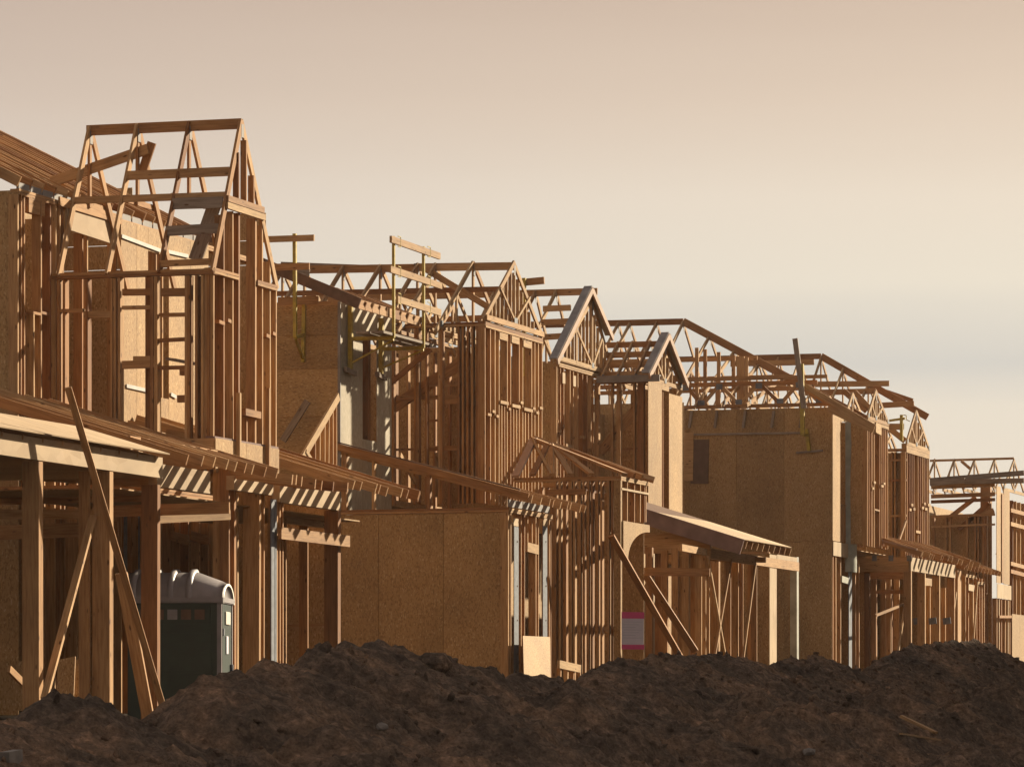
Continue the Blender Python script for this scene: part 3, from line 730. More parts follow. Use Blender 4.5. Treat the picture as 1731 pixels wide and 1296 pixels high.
for z_, m_ in ((PN(1050, 824, f0)[2], 'ply'), ):
    plateF(B, t0 + .03, t1 + .05, z_, f0 - .01, 1, mat=m_)
for px in (1061, 1073, 1083, 1090.5, 1093): studF(B, U(px, f0), PN(px, 882, f0)[2], zTu - .06, f0 + .01, .089)
# arch panel
zt_, zb_ = PN(1052, 880, f0)[2], PN(1052, 945, f0)[2]
prof = [(t0 + .06, zt_), (t1 + .04, zt_), (t1 + .04, zt_ - .14)]
for k in range(1, 13):
    a_ = R(90 * k / 12)
    prof.append((t1 + .04 - (t1 - t0 - .35) * math.sin(a_), zt_ - .14 - (zt_ - .14 - zb_) * (1 - math.cos(a_))))
prof.append((t0 + .06, zb_))
vs = [W((p[0], f0 - .03, p[1])) for p in prof] + [W((p[0], f0 - .005, p[1])) for p in prof]
k_ = len(prof); fs = [tuple(range(k_))[::-1], tuple(range(k_, 2 * k_))] + [(i, (i + 1) % k_, (i + 1) % k_ + k_, i + k_) for i in range(k_)]
mesh_obj('arch_panel', vs, fs, 'osb', B)
sheetS(B, f0 + .1, f1, gB, 4.3, t1 + .1, 'osb')  # side panels added down to the ground to keep sun off the studs
bd(B, 'brace', PN(1033, 905, 20.8), PN(1150, 1110, 20.3), .05, .12, 'u')
bd(B, 'brace', PN(1090, 970, 21.6), PN(1175, 1100, 21.0), .05, .14, 'u')
bd(B, 'girt', PU(1020, 965, 77.5), PU(1200, 967, 77.5), .04, .16, 'u')

# ================================================================== HOUSE C (trimmed gables, sheathed porch roof)
C = house('framed_house', (86.2, 25.5, .7), 'unfinished house with two trimmed gables and a sloping sheathed porch roof')
nC, c0, c1, zC = 25.2, 85.3, 89.55, 7.56
gC = pad(87); uC1, bC = 97.0, 33.0
ov = nC - .12
cp, czp = U(1001, 25.2), 9.42
sheetS(C, nC + .02, nC + 5, 3.9, zC, c0, w=1.22)
for z_ in (5.1, 6.3): bd(C, 'fire_block', (c0 - .02, nC, z_), (c0 - .02, nC + .9, z_), .03, .06, 'u')
sheetF(C, c0, uC1, gC, zC, bC, w=2.44); sheetS(C, nC + .3, bC, gC, zC, uC1, w=2.44); deck(C, c0, uC1, nC + .02, bC, 4.1)
sheetF(C, c0, uC1, 4.1, 7.3, 27.5, w=2.44); sheetF(C, 82, uC1, gC, 4.1, 25.9, w=2.44)
for px in (941, 947, 953, 963.5, 969, 977, 985, 992, 999, 1003): studF(C, U(px, nC), 3.9, zC - .1, nC)
plateF(C, c0, c1, zC + .0, nC - .01, 2, mat='truss'); plateF(C, c0, c1, zC + .12, nC - .015, 1, mat='truss', h=.08)
for pa, pb, y in ((943, 947, 729), (948, 953, 719), (954, 966, 752), (966, 970, 739), (992, 998, 760), (983, 988, 738)):
    bd(C, 'block', PN(pa, y, nC + .02), (U(pb, nC), nC + .02, PN(pa, y, nC)[2]), .089, .06, 'n', 'truss')
for px, y in ((953, 640), (971, 645)): bd(C, 'small_panel', PN(px, y - 10, nC - .03), PN(px, y + 8, nC - .03), .012, .2, 'n', 'ply')
# gable truss with many uprights
T = truss(C, nC, c0, c1, zC + .1, cp, czp - .25, webs=3, king=True, chord=True)
for k in range(1, 15):
    uu = c0 + (c1 - c0) * k / 15; top = (czp - .25) - abs(uu - cp) * (czp - zC - .35) / ((cp - c0) if uu < cp else (c1 - cp)) - .1
    if top > zC + .25: bd(T, 'web', (uu, nC + .02, zC + .15), (uu, nC + .02, top), .06, .042, 'n', 'truss')
# trimmed barge boards: pale lit face and grey top
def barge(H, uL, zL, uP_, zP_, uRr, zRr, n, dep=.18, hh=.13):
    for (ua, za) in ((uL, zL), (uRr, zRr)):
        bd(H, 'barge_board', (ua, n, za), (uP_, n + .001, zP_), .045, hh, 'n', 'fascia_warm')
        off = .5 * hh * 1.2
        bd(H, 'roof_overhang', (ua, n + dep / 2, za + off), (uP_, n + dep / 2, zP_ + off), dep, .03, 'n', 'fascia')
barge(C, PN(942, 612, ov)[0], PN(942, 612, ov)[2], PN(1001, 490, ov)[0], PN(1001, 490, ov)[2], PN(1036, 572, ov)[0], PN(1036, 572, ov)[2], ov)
bd(C, 'ridge_board', (cp, ov, czp - .08), (cp, 32, czp - .05), .04, .15, 'u')
for px in (940, 905, 870, 835): 
    n = N(px, cp); truss(C, n, c0, c1, zC, cp, czp - .05, webs=3, king=False, tail=.3)
for pa, pb, y in ((918, 965, 522), (915, 962, 545), (915, 950, 570)): bd(C, 'lateral_brace', PU(pa, y, 86.6), PU(pb, y - 2, 86.6), .04, .13, 'u')
ue_ = PN(942, 612, ov)[0]
bd(C, 'eave_trim', (ue_, ov + .38, zC - .02), (ue_, nC + 1.2, zC - .02), .04, .26, 'u', 'fascia')
# ---- bay
nb, b0, b1, zb = 24.0, 88.15, 91.1, 7.42
gp, gzp = U(1131, nb - .1), 8.45
sl0, sl1 = U(1118, nb), U(1130, nb); st = PN(1118, 657, nb)[2]
sheetF(C, b0, sl0, 4.4, zb - .05, nb - .013, 'osb', w=1.4); sheetF(C, sl1, b1, 4.4, zb - .2, nb - .013, 'osb', w=1.4)
sheetF(C, sl0, sl1, st, zb, nb - .013, 'osb')
for px in (1118, 1122): studF(C, U(px, nb), 4.4, st, nb + .02, .14)
bd(C, 'header', (sl0, nb + .03, st + .06), (sl1, nb + .03, st + .06), .09, .16, 'n', 'truss')
sheetS(C, nb + .1, nC, 4.4, zb, b1 - .05, 'osb')
T = truss(C, nb, b0, b1, zb, gp, gzp - .15, webs=2, king=True)
for k in range(1, 10):
    uu = b0 + (b1 - b0) * k / 10; top = gzp - .15 - abs(uu - gp) * (gzp - zb - .15) / ((gp - b0) if uu < gp else (b1 - gp)) - .1
    if top > zb + .15: bd(T, 'web', (uu, nb + .02, zb + .02), (uu, nb + .02, top), .06, .042, 'n', 'truss')
bo = nb - .14
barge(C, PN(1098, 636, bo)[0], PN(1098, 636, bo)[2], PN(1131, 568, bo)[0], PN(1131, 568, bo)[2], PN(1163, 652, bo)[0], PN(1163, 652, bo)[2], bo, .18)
bd(C, 'eave_trim', (b0 - .25, nb - .34, zb - .02), (b0 - .25, nC - .1, zb - .02), .04, .15, 'u', 'fascia')
bd(C, 'roof_overhang', (b0 - .1, nb - .3, zb + .05), (b0 - .1, nC - .1, zb + .05), .26, .02, 'u', 'fascia')
for t_ in (.05, .3, .55, .78): 
    bd(C, 'purlin', (gp - (gp - b0) * t_, nb, gzp - .1 - (gzp - zb) * t_), (gp - (gp - b0) * t_, nC + .6, gzp - .1 - (gzp - zb) * t_), .04, .13, 'u', 'lumber')
for px in (1100, 1070, 1045): truss(C, N(px, gp), b0, b1, zb, gp, gzp - .1, webs=2, king=False)
plateS(C, nb, nC, zb - .02, b0, 2)
for px, w in ((1088, .14), (1049, .09), (1036, .05), (1012, .05), (1008, .05), (1073, .04)): studS(C, N(px, b0), 4.2, zb - .1, b0, w=w)
bd(C, 'brace', PU(1014, 765, b0 + .2), PU(1080, 685, b0 + .2), .04, .2, 'u')
bd(C, 'block', PU(1010, 762, b0 + .3), PU(1088, 757, b0 + .3), .05, .04, 'u')
sheetS(C, nb + .3, nC, 4.2, 6.8, 90.2, 'osb')
# ---- porch roof
p0, p1, pe, pz, pp = 82.5, 87.0, 20.5, 3.52, .315
for u in rng(p0 + .05, p1 - .02, .5): bd(C, 'rafter', (u, pe, pz - .02), (u, 24.0, pz - .02 + (24 - pe) * pp), T2, .15, 'u')
for k in range(3):
    ua = p0 + k * 1.5
    bd(C, 'roof_panel', (ua + .75, pe - .02, pz + .085), (ua + .75, 22.3, pz + .085 + (22.32 - pe) * pp), .016, 1.49, 'z', 'ply')
    bd(C, 'roof_panel', (ua + .75, 22.31, pz + .085 + (22.33 - pe) * pp), (ua + .75, 24.0, pz + .085 + (24.02 - pe) * pp), .016, 1.49, 'z', 'brown')
bd(C, 'barge_board', (p0 - .03, pe - .05, pz - .08), (p0 - .03, 23.2, pz - .08 + (23.25 - pe) * pp), .045, .32, 'u', 'mauve')
nf = 21.2
bd(C, 'porch_beam', (p0 + .1, nf, 3.32), (90.6, nf, 3.32), .1, .2, 'n', 'lumber')
bd(C, 'porch_beam', (p0 + .3, nf, 3.55), (p0 + .3, 23.5, 3.55), .09, .42, 'u', 'lumber')
bd(C, 'girt', PN(1150, 925, 21.25), PN(1192, 933, 21.25), .08, .14, 'n')
bd(C, 'girt', PU(1190, 943, 86.5), PU(1294, 946, 86.5), .09, .12, 'u')
bd(C, 'girt', PU(1095, 925, 86), PU(1200, 925, 86), .05, .22, 'u'); bd(C, 'girt', PU(1095, 945, 88), PU(1180, 945, 88), .05, .2, 'u')
for px, n, w in ((1102, 22, .12), (1118, 22.4, .05), (1128, 22.1, .08), (1146, 21.6, .12), (1155, 22.6, .05), (1164, 21.4, .15), (1177, 21.8, .05), (1186, 21.2, .04), (1193, 21.3, .04), (1199, 21.4, .05), (1215, 22.6, .14), (1235, 21.2, .04), (1242, 22.4, .14), (1256, 22.3, .04), (1263, 22.6, .05), (1274, 21.4, .05), (1279, 21.2, .04), (1248, 21.6, .04), (1170, 22.8, .1), (1206, 22.8, .1), (1228, 22.9, .12)):
    studF(C, U(px, n), gC - .3, 3.4, n, .14, w)
for pa, ya, pb, yb in ((1196, 940, 1228, 1120), (1236, 945, 1205, 1125), (1277, 952, 1255, 1120)):
    bd(C, 'brace', PN(pa, ya, 21.15), PN(pb, yb, 21.12), .05, .05, 'n', 'truss')
sheetF(C, 81.5, 90, gC, 3.6, 24.4, w=1.22)
bd(C, 'wall_panel', PN(1106, 925, 23.6), PN(1106, 1110, 23.6), .013, .5, 'n', 'ply')
# garage end of house C
gn = 21.9; ga = U(1300, gn)
sheetS(C, gn, gn + 2.0, gC - .1, 3.6, ga, 'osb')
sheetF(C, ga, U(1312, gn), gC - .1, 3.62, gn - .014, 'ply')
bd(C, 'header', (U(1312, gn), gn + .04, 3.5), (U(1346, gn), gn + .04, 3.5), .12, .28, 'n', 'ply')
studF(C, U(1347, gn), gC - .1, 3.66, gn, .16, .2, 'post', 'wrap')
sheetF(C, ga + .1, 97.5, gC - .1, 3.3, gn + 2.6, 'osb')
plateS(C, gn, gn + 2, 3.68, ga - .02, 1)

# ================================================================== HOUSE D (big strand-board side wall, hip roof)
D = house('framed_house', (100.4, 22.6, 1), 'unfinished house with a tall plain strand-board side wall under bare hip roof trusses')
d0, nD, zD = 100.4, 22.6, 7.64
gD = pad(101); bD = 32.0; uD1 = 107.2
sheetS(D, nD, bD, 4.31, zD - .02, d0, 'osb', w=1.22); sheetS(D, nD, bD, gD - .1, 4.29, d0 + .004, 'osb', w=1.22)
sheetF(D, d0, uD1, gD, zD, bD, w=2.44); sheetS(D, nD + .6, bD, gD, zD, uD1, w=2.44); deck(D, d0 + .02, uD1, nD + .05, bD, 4.2)
sheetF(D, d0 + .1, uD1, gD, 7.2, 25.0, w=2.44)
plateS(D, nD - .05, bD, zD + .1, d0 - .03, 2, d=.2)
bd(D, 'strap', (d0 - .02, nD + .6, 7.0), (d0 - .02, 27.4, 7.02), .03, .05, 'u', 'grey')
for px in (1165, 1208, 1256, 1304, 1352): bd(D, 'strap', PU(px + 4, 694, d0 - .06), PU(px, 723, d0 - .06), .05, .06, 'u', 'grey')
# window near the back, dark
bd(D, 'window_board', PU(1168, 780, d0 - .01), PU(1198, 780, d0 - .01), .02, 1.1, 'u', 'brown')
bd(D, 'window_board', PU(1150, 772, d0 - .03), PU(1172, 772, d0 - .03), .03, 1.2, 'u', 'lumber')
# front
w0, w1 = U(1420, nD), U(1430.5, nD); sl = PN(1424, 852, nD)[2]
sheetF(D, d0, w0, 4.32, zD, nD - .013, 'osb'); sheetF(D, w0, w1, PN(1424, 712, nD)[2], zD, nD - .013, 'osb')
plateF(D, w0, w1, sl, nD - .01, 1, name='window_sill', mat='truss')
for px in (1422, 1425.5, 1429): studF(D, U(px, nD), 4.32, sl - .04, nD)
sheetF(D, w1 + .4, U(1445, nD) + .3, 4.32, zD, nD - .0, 'osb')
sheetF(D, d0, U(1432, nD), 3.95, 4.30, nD - .03, 'ply'); bd(D, 'band_panel', (U(1433, nD), nD - .02, 4.1), (U(1446, nD), nD - .02, 4.1), .02, .4, 'n', 'osb')
# curled house wrap hanging on the front corner
vs, fs = [], []
K = 8; ucw = U(1436.5, nD)
for j, z in enumerate((3.6, 4.4, 5.6, 6.8, zD - .05)):
    for k in range(K + 1):
        a_ = R(200 + 140 * k / K); rr = .36 + .03 * math.sin(j * 2 + k)
        vs.append(W((ucw + rr * math.cos(a_) * .95, nD + .16 + .42 * math.sin(a_) * .8, z)))
for j in range(4):
    for k in range(K): i = j * (K + 1) + k; fs.append((i, i + 1, i + K + 2, i + K + 1))
mesh_obj('house_wrap', vs, fs, 'wrap', D, smooth=True)
# gable bay
nd, e0_, e1_, ze = 22.1, U(1466, 22.1), U(1502, 22.1), 7.36
for px in (1466, 1469, 1472.5, 1475, 1478, 1487, 1490.5, 1494, 1497, 1500.5): studF(D, U(px, nd), 4.25, ze, nd)
plateF(D, e0_, e1_, ze + .1, nd - .01, 3, mat='truss')
bd(D, 'header', PN(1478, 722, nd), PN(1487, 727, nd), .09, .26, 'n', 'truss')
plateF(D, U(1479, nd), U(1487, nd), PN(1480, 860, nd)[2], nd, 1, name='window_sill', mat='truss')
for pa, pb, y in ((1473, 1475, 825), (1475.5, 1478, 815), (1488, 1491, 821), (1492, 1494, 817)):
    bd(D, 'block', PN(pa, y, nd - .01), (U(pb, nd), nd - .01, PN(pa, y, nd)[2]), .06, .06, 'n', 'truss')
studF(D, U(1455, nD), 4.3, ze, nD, .1, .3, 'post'); sheetS(D, nd + .1, nd + 1.6, 4.3, ze, e0_, 'osb')
ep = (e0_ + e1_) / 2 - .3; ezp = PN(1484, 662, nd)[2]
T = truss(D, nd, e0_, e1_, ze + .12, ep, ezp, webs=2, king=True, chord=True)
for k in range(1, 11):
    uu = e0_ + (e1_ - e0_) * k / 11; top = ezp - abs(uu - ep) * (ezp - ze - .12) / ((ep - e0_) if uu < ep else (e1_ - ep)) - .08
    if top > ze + .25: bd(T, 'web', (uu, nd + .02, ze + .15), (uu, nd + .02, top), .06, .042, 'n', 'truss')
for dn in (.6, 1.2, 1.8): truss(D, nd + dn, e0_, e1_, ze + .1, ep, ezp - .1 * dn, webs=2)
# hip roof: ridge, hip, step-down trusses
rU, rZ = 104.2, 10.22
R0 = (rU, N(1155, rU), rZ)
bd(D, 'ridge_board', R0, (rU, 31.5, rZ + .02), .04, .16, 'u'); 
E1 = PU(1478, 716, rU - .6)
bd(D, 'hip_rafter', R0, E1, .05, .20, 'u', 'lumber'); bd(D, 'hip_rafter', PU(1240, 587, rU - .1), PU(1360, 650, rU - .3), .04, .13, 'u')
bd(D, 'eave_rafter', PU(1357, 650, d0 - .4), PU(1478, 722, d0 - .4), .05, .14, 'u'); bd(D, 'eave_rafter', PU(1365, 660, d0 - .2), PU(1470, 722, d0 - .2), .05, .12, 'u')
bd(D, 'eave_rafter', PU(1400, 690, d0 - .45), PU(1477, 727, d0 - .45), .05, .16, 'u')
zE_ = zD + .1
for px in (1155, 1200, 1243, 1286, 1328, 1110, 1065, 1045):
    n = N(px, rU)
    top = rZ if n >= R0[1] - .05 else R0[2] + (E1[2] - R0[2]) * (R0[1] - n) / (R0[1] - E1[1])
    truss(D, n, d0 - .2, uD1 + .2, zE_, rU, top - .02, webs=3, king=False, tail=.2)
    if n < R0[1]:
        fl = (rZ - top) / (rZ - zE_)
for z_, h_ in ((9.05, .10), (8.55, .12), (8.25, .10)):
    nn_ = R0[1] - (rZ - z_) / (rZ - E1[2]) * (R0[1] - E1[1])
    bd(D, 'lateral_brace', (d0 + 1.8, nn_ - .3, z_), (d0 + 1.8, 31, z_), .04, h_, 'u')
# parallel chord girder on the side wall
za_, zb2 = zD + .1, zD + .62
bd(D, 'girder_chord', (d0 + .1, N(1380, d0), zb2), (d0 + .1, 29.5, zb2), .04, .11, 'u'); bd(D, 'girder_chord', (d0 - .1, N(1400, d0), zb2 + .12), (d0 - .1, 29.5, zb2 + .12), .04, .09, 'u')
xs = [1384, 1350, 1318, 1282, 1248, 1215, 1185, 1158, 1130]
for i in range(len(xs) - 1):
    y0, y1 = (za_, zb2) if i % 2 == 0 else (zb2, za_)
    bd(D, 'girder_web', (d0 + .1, N(xs[i], d0), y0), (d0 + .1, N(xs[i + 1], d0), y1), .04, .09, 'u')
    zz = y0 + (.06 if i % 2 == 0 else -.06)
    bd(D, 'gusset_plate', (d0 + .07, N(xs[i] + 5, d0), zz), (d0 + .07, N(xs[i] - 6, d0), zz), .004, .14, 'u', 'steel')
for px in (1240, 1252, 1262, 1215, 1192, 1178): bd(D, 'girder_web', PU(px, 690, d0 + 1.5), PU(px, 600 + (1240 - px) * -.2, d0 + 1.5), .05, .09 if px != 1252 else .2, 'u', 'lumber')
# porch
pn, pu0, pu1 = 21.5, 104.7, 110.65
bd(D, 'porch_beam', (pu0, pn + .06, 3.88), (pu1, pn + .06, 3.88), .12, .35, 'n', 'ply')
bd(D, 'porch_beam', (pu0, pn + .05, 3.87), (pu0, N(1450, pu0), 3.87), .12, .38, 'u', 'lumber')
bd(D, 'girt', PU(1470, 969, pu0 + .8), PU(1540, 969, pu0 + .8), .1, .3, 'u')
for px in (1474, 1502, 1533): bd(D, 'hanger_plate', PU(px, 943, pu0 - .07), PU(px + 8, 943, pu0 - .07), .01, .15, 'u', 'steel')
for u in rng(104.0, 112.0, .52): bd(D, 'rafter', (u + random.uniform(-.08, .08), pn - .35 + random.uniform(-.1, .08), 4.10 + random.uniform(-.02, .02)), (u, pn + 1.0, 4.12 + 1.35 * .36), T2, .14, 'u')
bd(D, 'roof_edge', (104.0, pn - .3, 4.22), (104.0, nD + .5, 4.22 + 1.4 * .36), .05, .05, 'u', 'fascia_warm')
for px, w in ((1540, .12), (1563.5, .10), (1588, .10), (1613, .10)): studF(D, U(px, pn), gD - .3, 3.7, pn, .2, w, 'post')
for px in (1408, 1413, 1421, 1446, 1452, 1470, 1481, 1497, 1506, 1520): studF(D, U(px, nD), gD - .2, 4.0, nD, .14, .06)
bd(D, 'header', PN(1422, 978, nD - .01), PN(1434, 982, nD - .01), .05, .16, 'n', 'wrap')
bd(D, 'steel_strap', PN(1437, 940, nD - .03), PN(1437, 1140, nD - .03), .02, .35, 'n', 'steel')
for px in (1482, 1497, 1508, 1515, 1550, 1558, 1572, 1580, 1598, 1606): studF(D, U(px, 23.4), gD - .2, 3.7, 23.4, .14, .07)
sheetF(D, 103.5, 111, gD - .2, 4.0, 24.3, w=1.22)
for pa, ya, pb, yb in ((1533, 1000, 1517, 1110), (1616, 1000, 1605, 1090), (1480, 1040, 1530, 1020)): bd(D, 'brace', PN(pa, ya, 21.9), PN(pb, yb, 21.7), .05, .06, 'n', 'truss')
bd(D, 'girt', PU(1467, 1000, 106.2), PU(1530, 1000, 106.2), .05, .1, 'u')
for px in (1550, 1576, 1600): bd(D, 'hanger_plate', PU(px - 6, 1050, 107.6), PU(px + 7, 1048, 107.6), .02, .17, 'u', 'steel')

# ================================================================== HOUSE E
Eh = house('framed_house', (110.5, 22.8, 1.2), 'unfinished house with a narrow stud gable and one long rafter jutting past it')
nE = 22.8; g0, g1_, zE2 = U(1532, nE), U(1571, nE), 7.12
gE_ = pad(112); uE1 = 113.9
for px in (1531, 1534, 1538, 1541.5, 1545, 1552, 1555.5, 1559, 1562, 1565, 1568, 1570.5): studF(Eh, U(px, nE), 3.9, zE2, nE)
plateF(Eh, g0, g1_, zE2 + .24, nE - .01, 2, mat='truss', h=.12)
for pa, pb, y in ((1536, 1538.5, 861), (1539, 1541.5, 853), (1542.5, 1545, 860), (1557, 1559.5, 858), (1560.5, 1562.5, 851), (1562.5, 1565, 860), (1567, 1571, 853), (1547, 1554, 898)):
    bd(Eh, 'block', PN(pa, y, nE - .01), (U(pb, nE), nE - .01, PN(pa, y, nE)[2]), .06, .07, 'n', 'truss')
ep, ezp = g0 + (g1_ - g0) * .42, PN(1546, 694, nE)[2]
T = truss(Eh, nE, g0, g1_, zE2 + .24, ep, ezp, webs=2, king=True)
for k in range(1, 11):
    uu = g0 + (g1_ - g0) * k / 11; top = ezp - abs(uu - ep) * (ezp - zE2 - .24) / ((ep - g0) if uu < ep else (g1_ - ep)) - .08
    if top > zE2 + .35: bd(T, 'web', (uu, nE + .02, zE2 + .25), (uu, nE + .02, top), .06, .042, 'n', 'truss')
for dn in (.9, 1.7, 2.5): truss(Eh, nE + dn, g0, g1_, zE2 + .15, ep, ezp - .15, webs=2)
sheetS(Eh, nE + .15, nE + 3.5, 3.9, zE2, g0 + .2, 'osb'); plateS(Eh, nE, nE + 3.5, zE2 + .1, g0 - .02, 2)
for y in (778, 812, 872): bd(Eh, 'fire_block', PU(1503, y, g0 - .02), PU(1532, y - 1, g0 - .02), .06, .06, 'u')
for px in (1509, 1514, 1528): studS(Eh, N(px, g0), 3.9, zE2, g0 - .02)
bd(Eh, 'brace', PN(1531, 880, nE - .3), PN(1517, 920, nE - .3), .05, .07, 'n', 'truss')
sheetF(Eh, g0, uE1, gE_, 7.2, 31, w=2.44); sheetS(Eh, nE + .3, 31, gE_, 7.2, uE1, w=2.44); sheetF(Eh, g0, uE1, gE_, 7.1, 26.4, w=2.44)
deck(Eh, g0, uE1, nE + .1, 31, 4.0)
rU, rZ = 116.0, 10.27
R0 = (rU, N(1388, rU), rZ)
E1 = PU(1568, 705, rU)
bd(Eh, 'ridge_board', R0, (rU, 31.5, rZ + .02), .04, .16, 'u'); bd(Eh, 'hip_rafter', R0, E1, .05, .2, 'u')
bd(Eh, 'hip_rafter', PU(1493, 660, rU + .4), PU(1543, 677, rU + .4), .05, .12, 'u')
for px in (1388, 1352, 1316, 1280, 1425, 1468):
    n = N(px, rU); top = rZ if n >= R0[1] - .05 else R0[2] + (E1[2] - R0[2]) * (R0[1] - n) / (R0[1] - E1[1])
    truss(Eh, n, 112.6, 119.6, 7.6, rU, top - .02, webs=3, king=True)
for y, pa, pb in ((651, 1240, 1503), (615, 1235, 1376), (664, 1350, 1480), (685, 1490, 1545)): bd(Eh, 'lateral_brace', PU(pa, y, rU - .5), PU(pb, y - 3, rU - .5), .04, .16, 'u')
bd(Eh, 'lateral_brace', PU(1425, 660, 112.5), PU(1465, 695, 112.5), .05, .15, 'u'); bd(Eh, 'lateral_brace', PU(1444, 662, 112.5), PU(1470, 690, 112.5), .05, .15, 'u')
bd(Eh, 'loose_board', PU(1502, 721, 111), PU(1528, 721, 111), .05, .17, 'u')
bd(Eh, 'brace', PU(1505, 725, 111.5), PU(1530, 745, 111.5), .05, .16, 'u')
# low wing of house E
for px, w in ((1632, .06), (1637, .08), (1645, .1), (1651, .06), (1656, .06), (1660, .08), (1664, .06)): studF(Eh, U(px, 22.0), gE_ - .2, 3.9, 22.0, .14, w)
plateF(Eh, U(1632, 22), U(1650, 22), PN(1634, 970, 22)[2], 21.99, 2, mat='truss'); plateF(Eh, U(1651, 22), U(1664, 22), PN(1652, 982, 22)[2], 21.99, 2, mat='truss')
bd(Eh, 'small_panel', PN(1637, 992, 21.95), PN(1647, 994, 21.95), .02, .18, 'n', 'ply')
bd(Eh, 'post', (U(1622, 21.9), 22.0, gE_ - .3), (U(1622, 21.9), 22.0, 4.0), .2, .5, 'n', 'lumber')
for u in rng(112.5, 118, .5): bd(Eh, 'rafter', (u, 21.6, 4.05), (u, 23, 4.05 + 1.4 * .35), T2, .14, 'u')
bd(Eh, 'brace', PN(1652, 985, 21.9), PN(1645, 1085, 21.8), .05, .06, 'n', 'truss')
sheetF(Eh, 113, 121, gE_ - .2, 4, 24, w=1.22)

# ================================================================== HOUSE F (far right)
Fh = house('framed_house', (122.5, 22.6, 1.4), 'unfinished house at the far end with heavy planks laid under its small trusses')
nF = 22.6; h0 = U(1684, nF); gF = pad(124)
sheetS(Fh, nF + .2, nF + 3.0, gF, 6.0, h0 + .4, 'osb'); sheetF(Fh, h0, 132, gF, 6.6, 28, w=2.44); sheetF(Fh, h0, 132, gF, 6.5, 25.4, w=2.44)
sheetF(Fh, U(1684, nF), U(1691, nF), 3.95, 6.85, nF - .014, 'osb'); sheetF(Fh, U(1696, nF), U(1706, nF), 3.95, 6.8, nF - .014, 'osb')
bd(Fh, 'window_frame', PN(1694, 835, nF), PN(1694, 985, nF), .05, .3, 'n', 'lumber')
sheetF(Fh, U(1684, nF), U(1708, nF), 3.5, 3.93, nF - .03, 'ply'); plateF(Fh, U(1691, nF), U(1697, nF), PN(1692, 935, nF)[2], nF, 1, mat='truss')
for px in (1685, 1689, 1693, 1699, 1704, 1707): studF(Fh, U(px, nF), gF - .3, 3.5, nF, .14, .09, mat='ply' if px in (1689, 1704) else 'lumber')
studF(Fh, U(1674, nF + .4), gF, 6.9, nF + .4, .3, .3, 'post')
for px in (1580, 1600, 1608, 1636, 1650, 1655, 1664, 1668): studS(Fh, N(px, h0), gF, 6.0, h0, w=.06)
for y, h in ((839, .12), (848, .10), (873, .08), (890, .06), (822, .16)): bd(Fh, 'girt', PU(1574, y, h0 - .05), PU(1682, y - 4, h0 - .05), .05, h, 'u')
for pa, ya, pb, yb in ((1598, 880, 1650, 840), (1620, 895, 1672, 850), (1640, 880, 1680, 862)): bd(Fh, 'brace', PU(pa, ya, h0 + .2), PU(pb, yb, h0 + .2), .05, .14, 'u')
bd(Fh, 'roof_plank', PU(1573, 812, h0 - .3), PU(1732, 799, h0 - .3), .25, .14, 'u', 'grey'); bd(Fh, 'roof_plank', PU(1573, 817, h0 - .6), PU(1632, 812, h0 - .6), .25, .15, 'u', 'grey')
bd(Fh, 'roof_plank', PU(1632, 814, h0 - .6), PU(1732, 812, h0 - .6), .25, .14, 'u', 'grey')
bd(Fh, 'ridge_board', PU(1572, 778.5, 127), PU(1714, 774.5, 127), .05, .07, 'u')
for px in (1580, 1613, 1647, 1681, 1714):
    n = N(px, 127); truss(Fh, n, 125.2, 128.8, 6.9, 127, PU(px, 777, 127)[2], h=.08, webs=2)
bd(Fh, 'brace', PU(1625, 779, 126.8), PU(1640, 792, 126.8), .05, .09, 'u')
for px in (1712, 1718, 1725, 1732, 1740): studF(Fh, U(px, nF + .5), gF, 6.7, nF + .5, .14, .07)
for y in (862, 885, 952, 965): bd(Fh, 'girt', PN(1708, y, nF + .4), PN(1745, y + 10, nF + .4), .05, .12, 'n')
sheetF(Fh, U(1711, 21.5), U(1760, 21.5), gF - .5, PN(1711, 1037, 21.5)[2], 21.5, 'osb')
bd(Fh, 'girt', PN(1688, 1042, nF - .1), PN(1731, 1042, nF - .1), .06, .08, 'n')

# ================================================================== THINGS
# ---- portable toilet
tu, tn_ = 53.55, 20.72
tz = pad(53) - .35
PT = tag(empty('portable_toilet', (tu, tn_, tz)), 'dark green portable toilet with a ribbed grey roof among the porch posts', 'toilet')
rot = R(13)
def TL(x, y, z):   # x along n (back), y along u (width)
    c, s = math.cos(rot), math.sin(rot)
    return W((tu + y * c - x * s, tn_ + x * c + y * s, tz + z))
def tbox(name, x0, x1, y0, y1, z0, z1, mat, par=PT):
    v = [TL(*p) for p in ((x0, y0, z0), (x1, y0, z0), (x1, y1, z0), (x0, y1, z0), (x0, y0, z1), (x1, y0, z1), (x1, y1, z1), (x0, y1, z1))]
    me = bpy.data.meshes.new(name); bm = bmesh.new()
    bv = [bm.verts.new(p) for p in v]
    for f in BOXF: bm.faces.new([bv[i] for i in f])
    bmesh.ops.recalc_face_normals(bm, faces=bm.faces)
    bmesh.ops.bevel(bm, geom=bm.edges[:], offset=min(.012, .3 * min(abs(x1 - x0), abs(y1 - y0), abs(z1 - z0))), segments=2, affect='EDGES')
    bm.to_mesh(me); bm.free(); me.materials.append(M[mat])
    return lk(bpy.data.objects.new(name, me), par)
tbox('base', -.02, 1.30, -.02, 1.12, 0, .16, 'green')
body = tbox('cabin', 0, 1.28, 0, 1.10, .15, 2.02, 'green')
for x0, x1, z0, z1 in ((.10, 1.18, .28, .95), (.10, 1.18, 1.02, 1.52)): tbox('side_panel', x0, x1, -.014, .004, z0, z1, 'green', body)
for z in (1.53, .98, .64): tbox('moulding', .08, 1.2, -.026, -.012, z, z + .022, 'green', body)
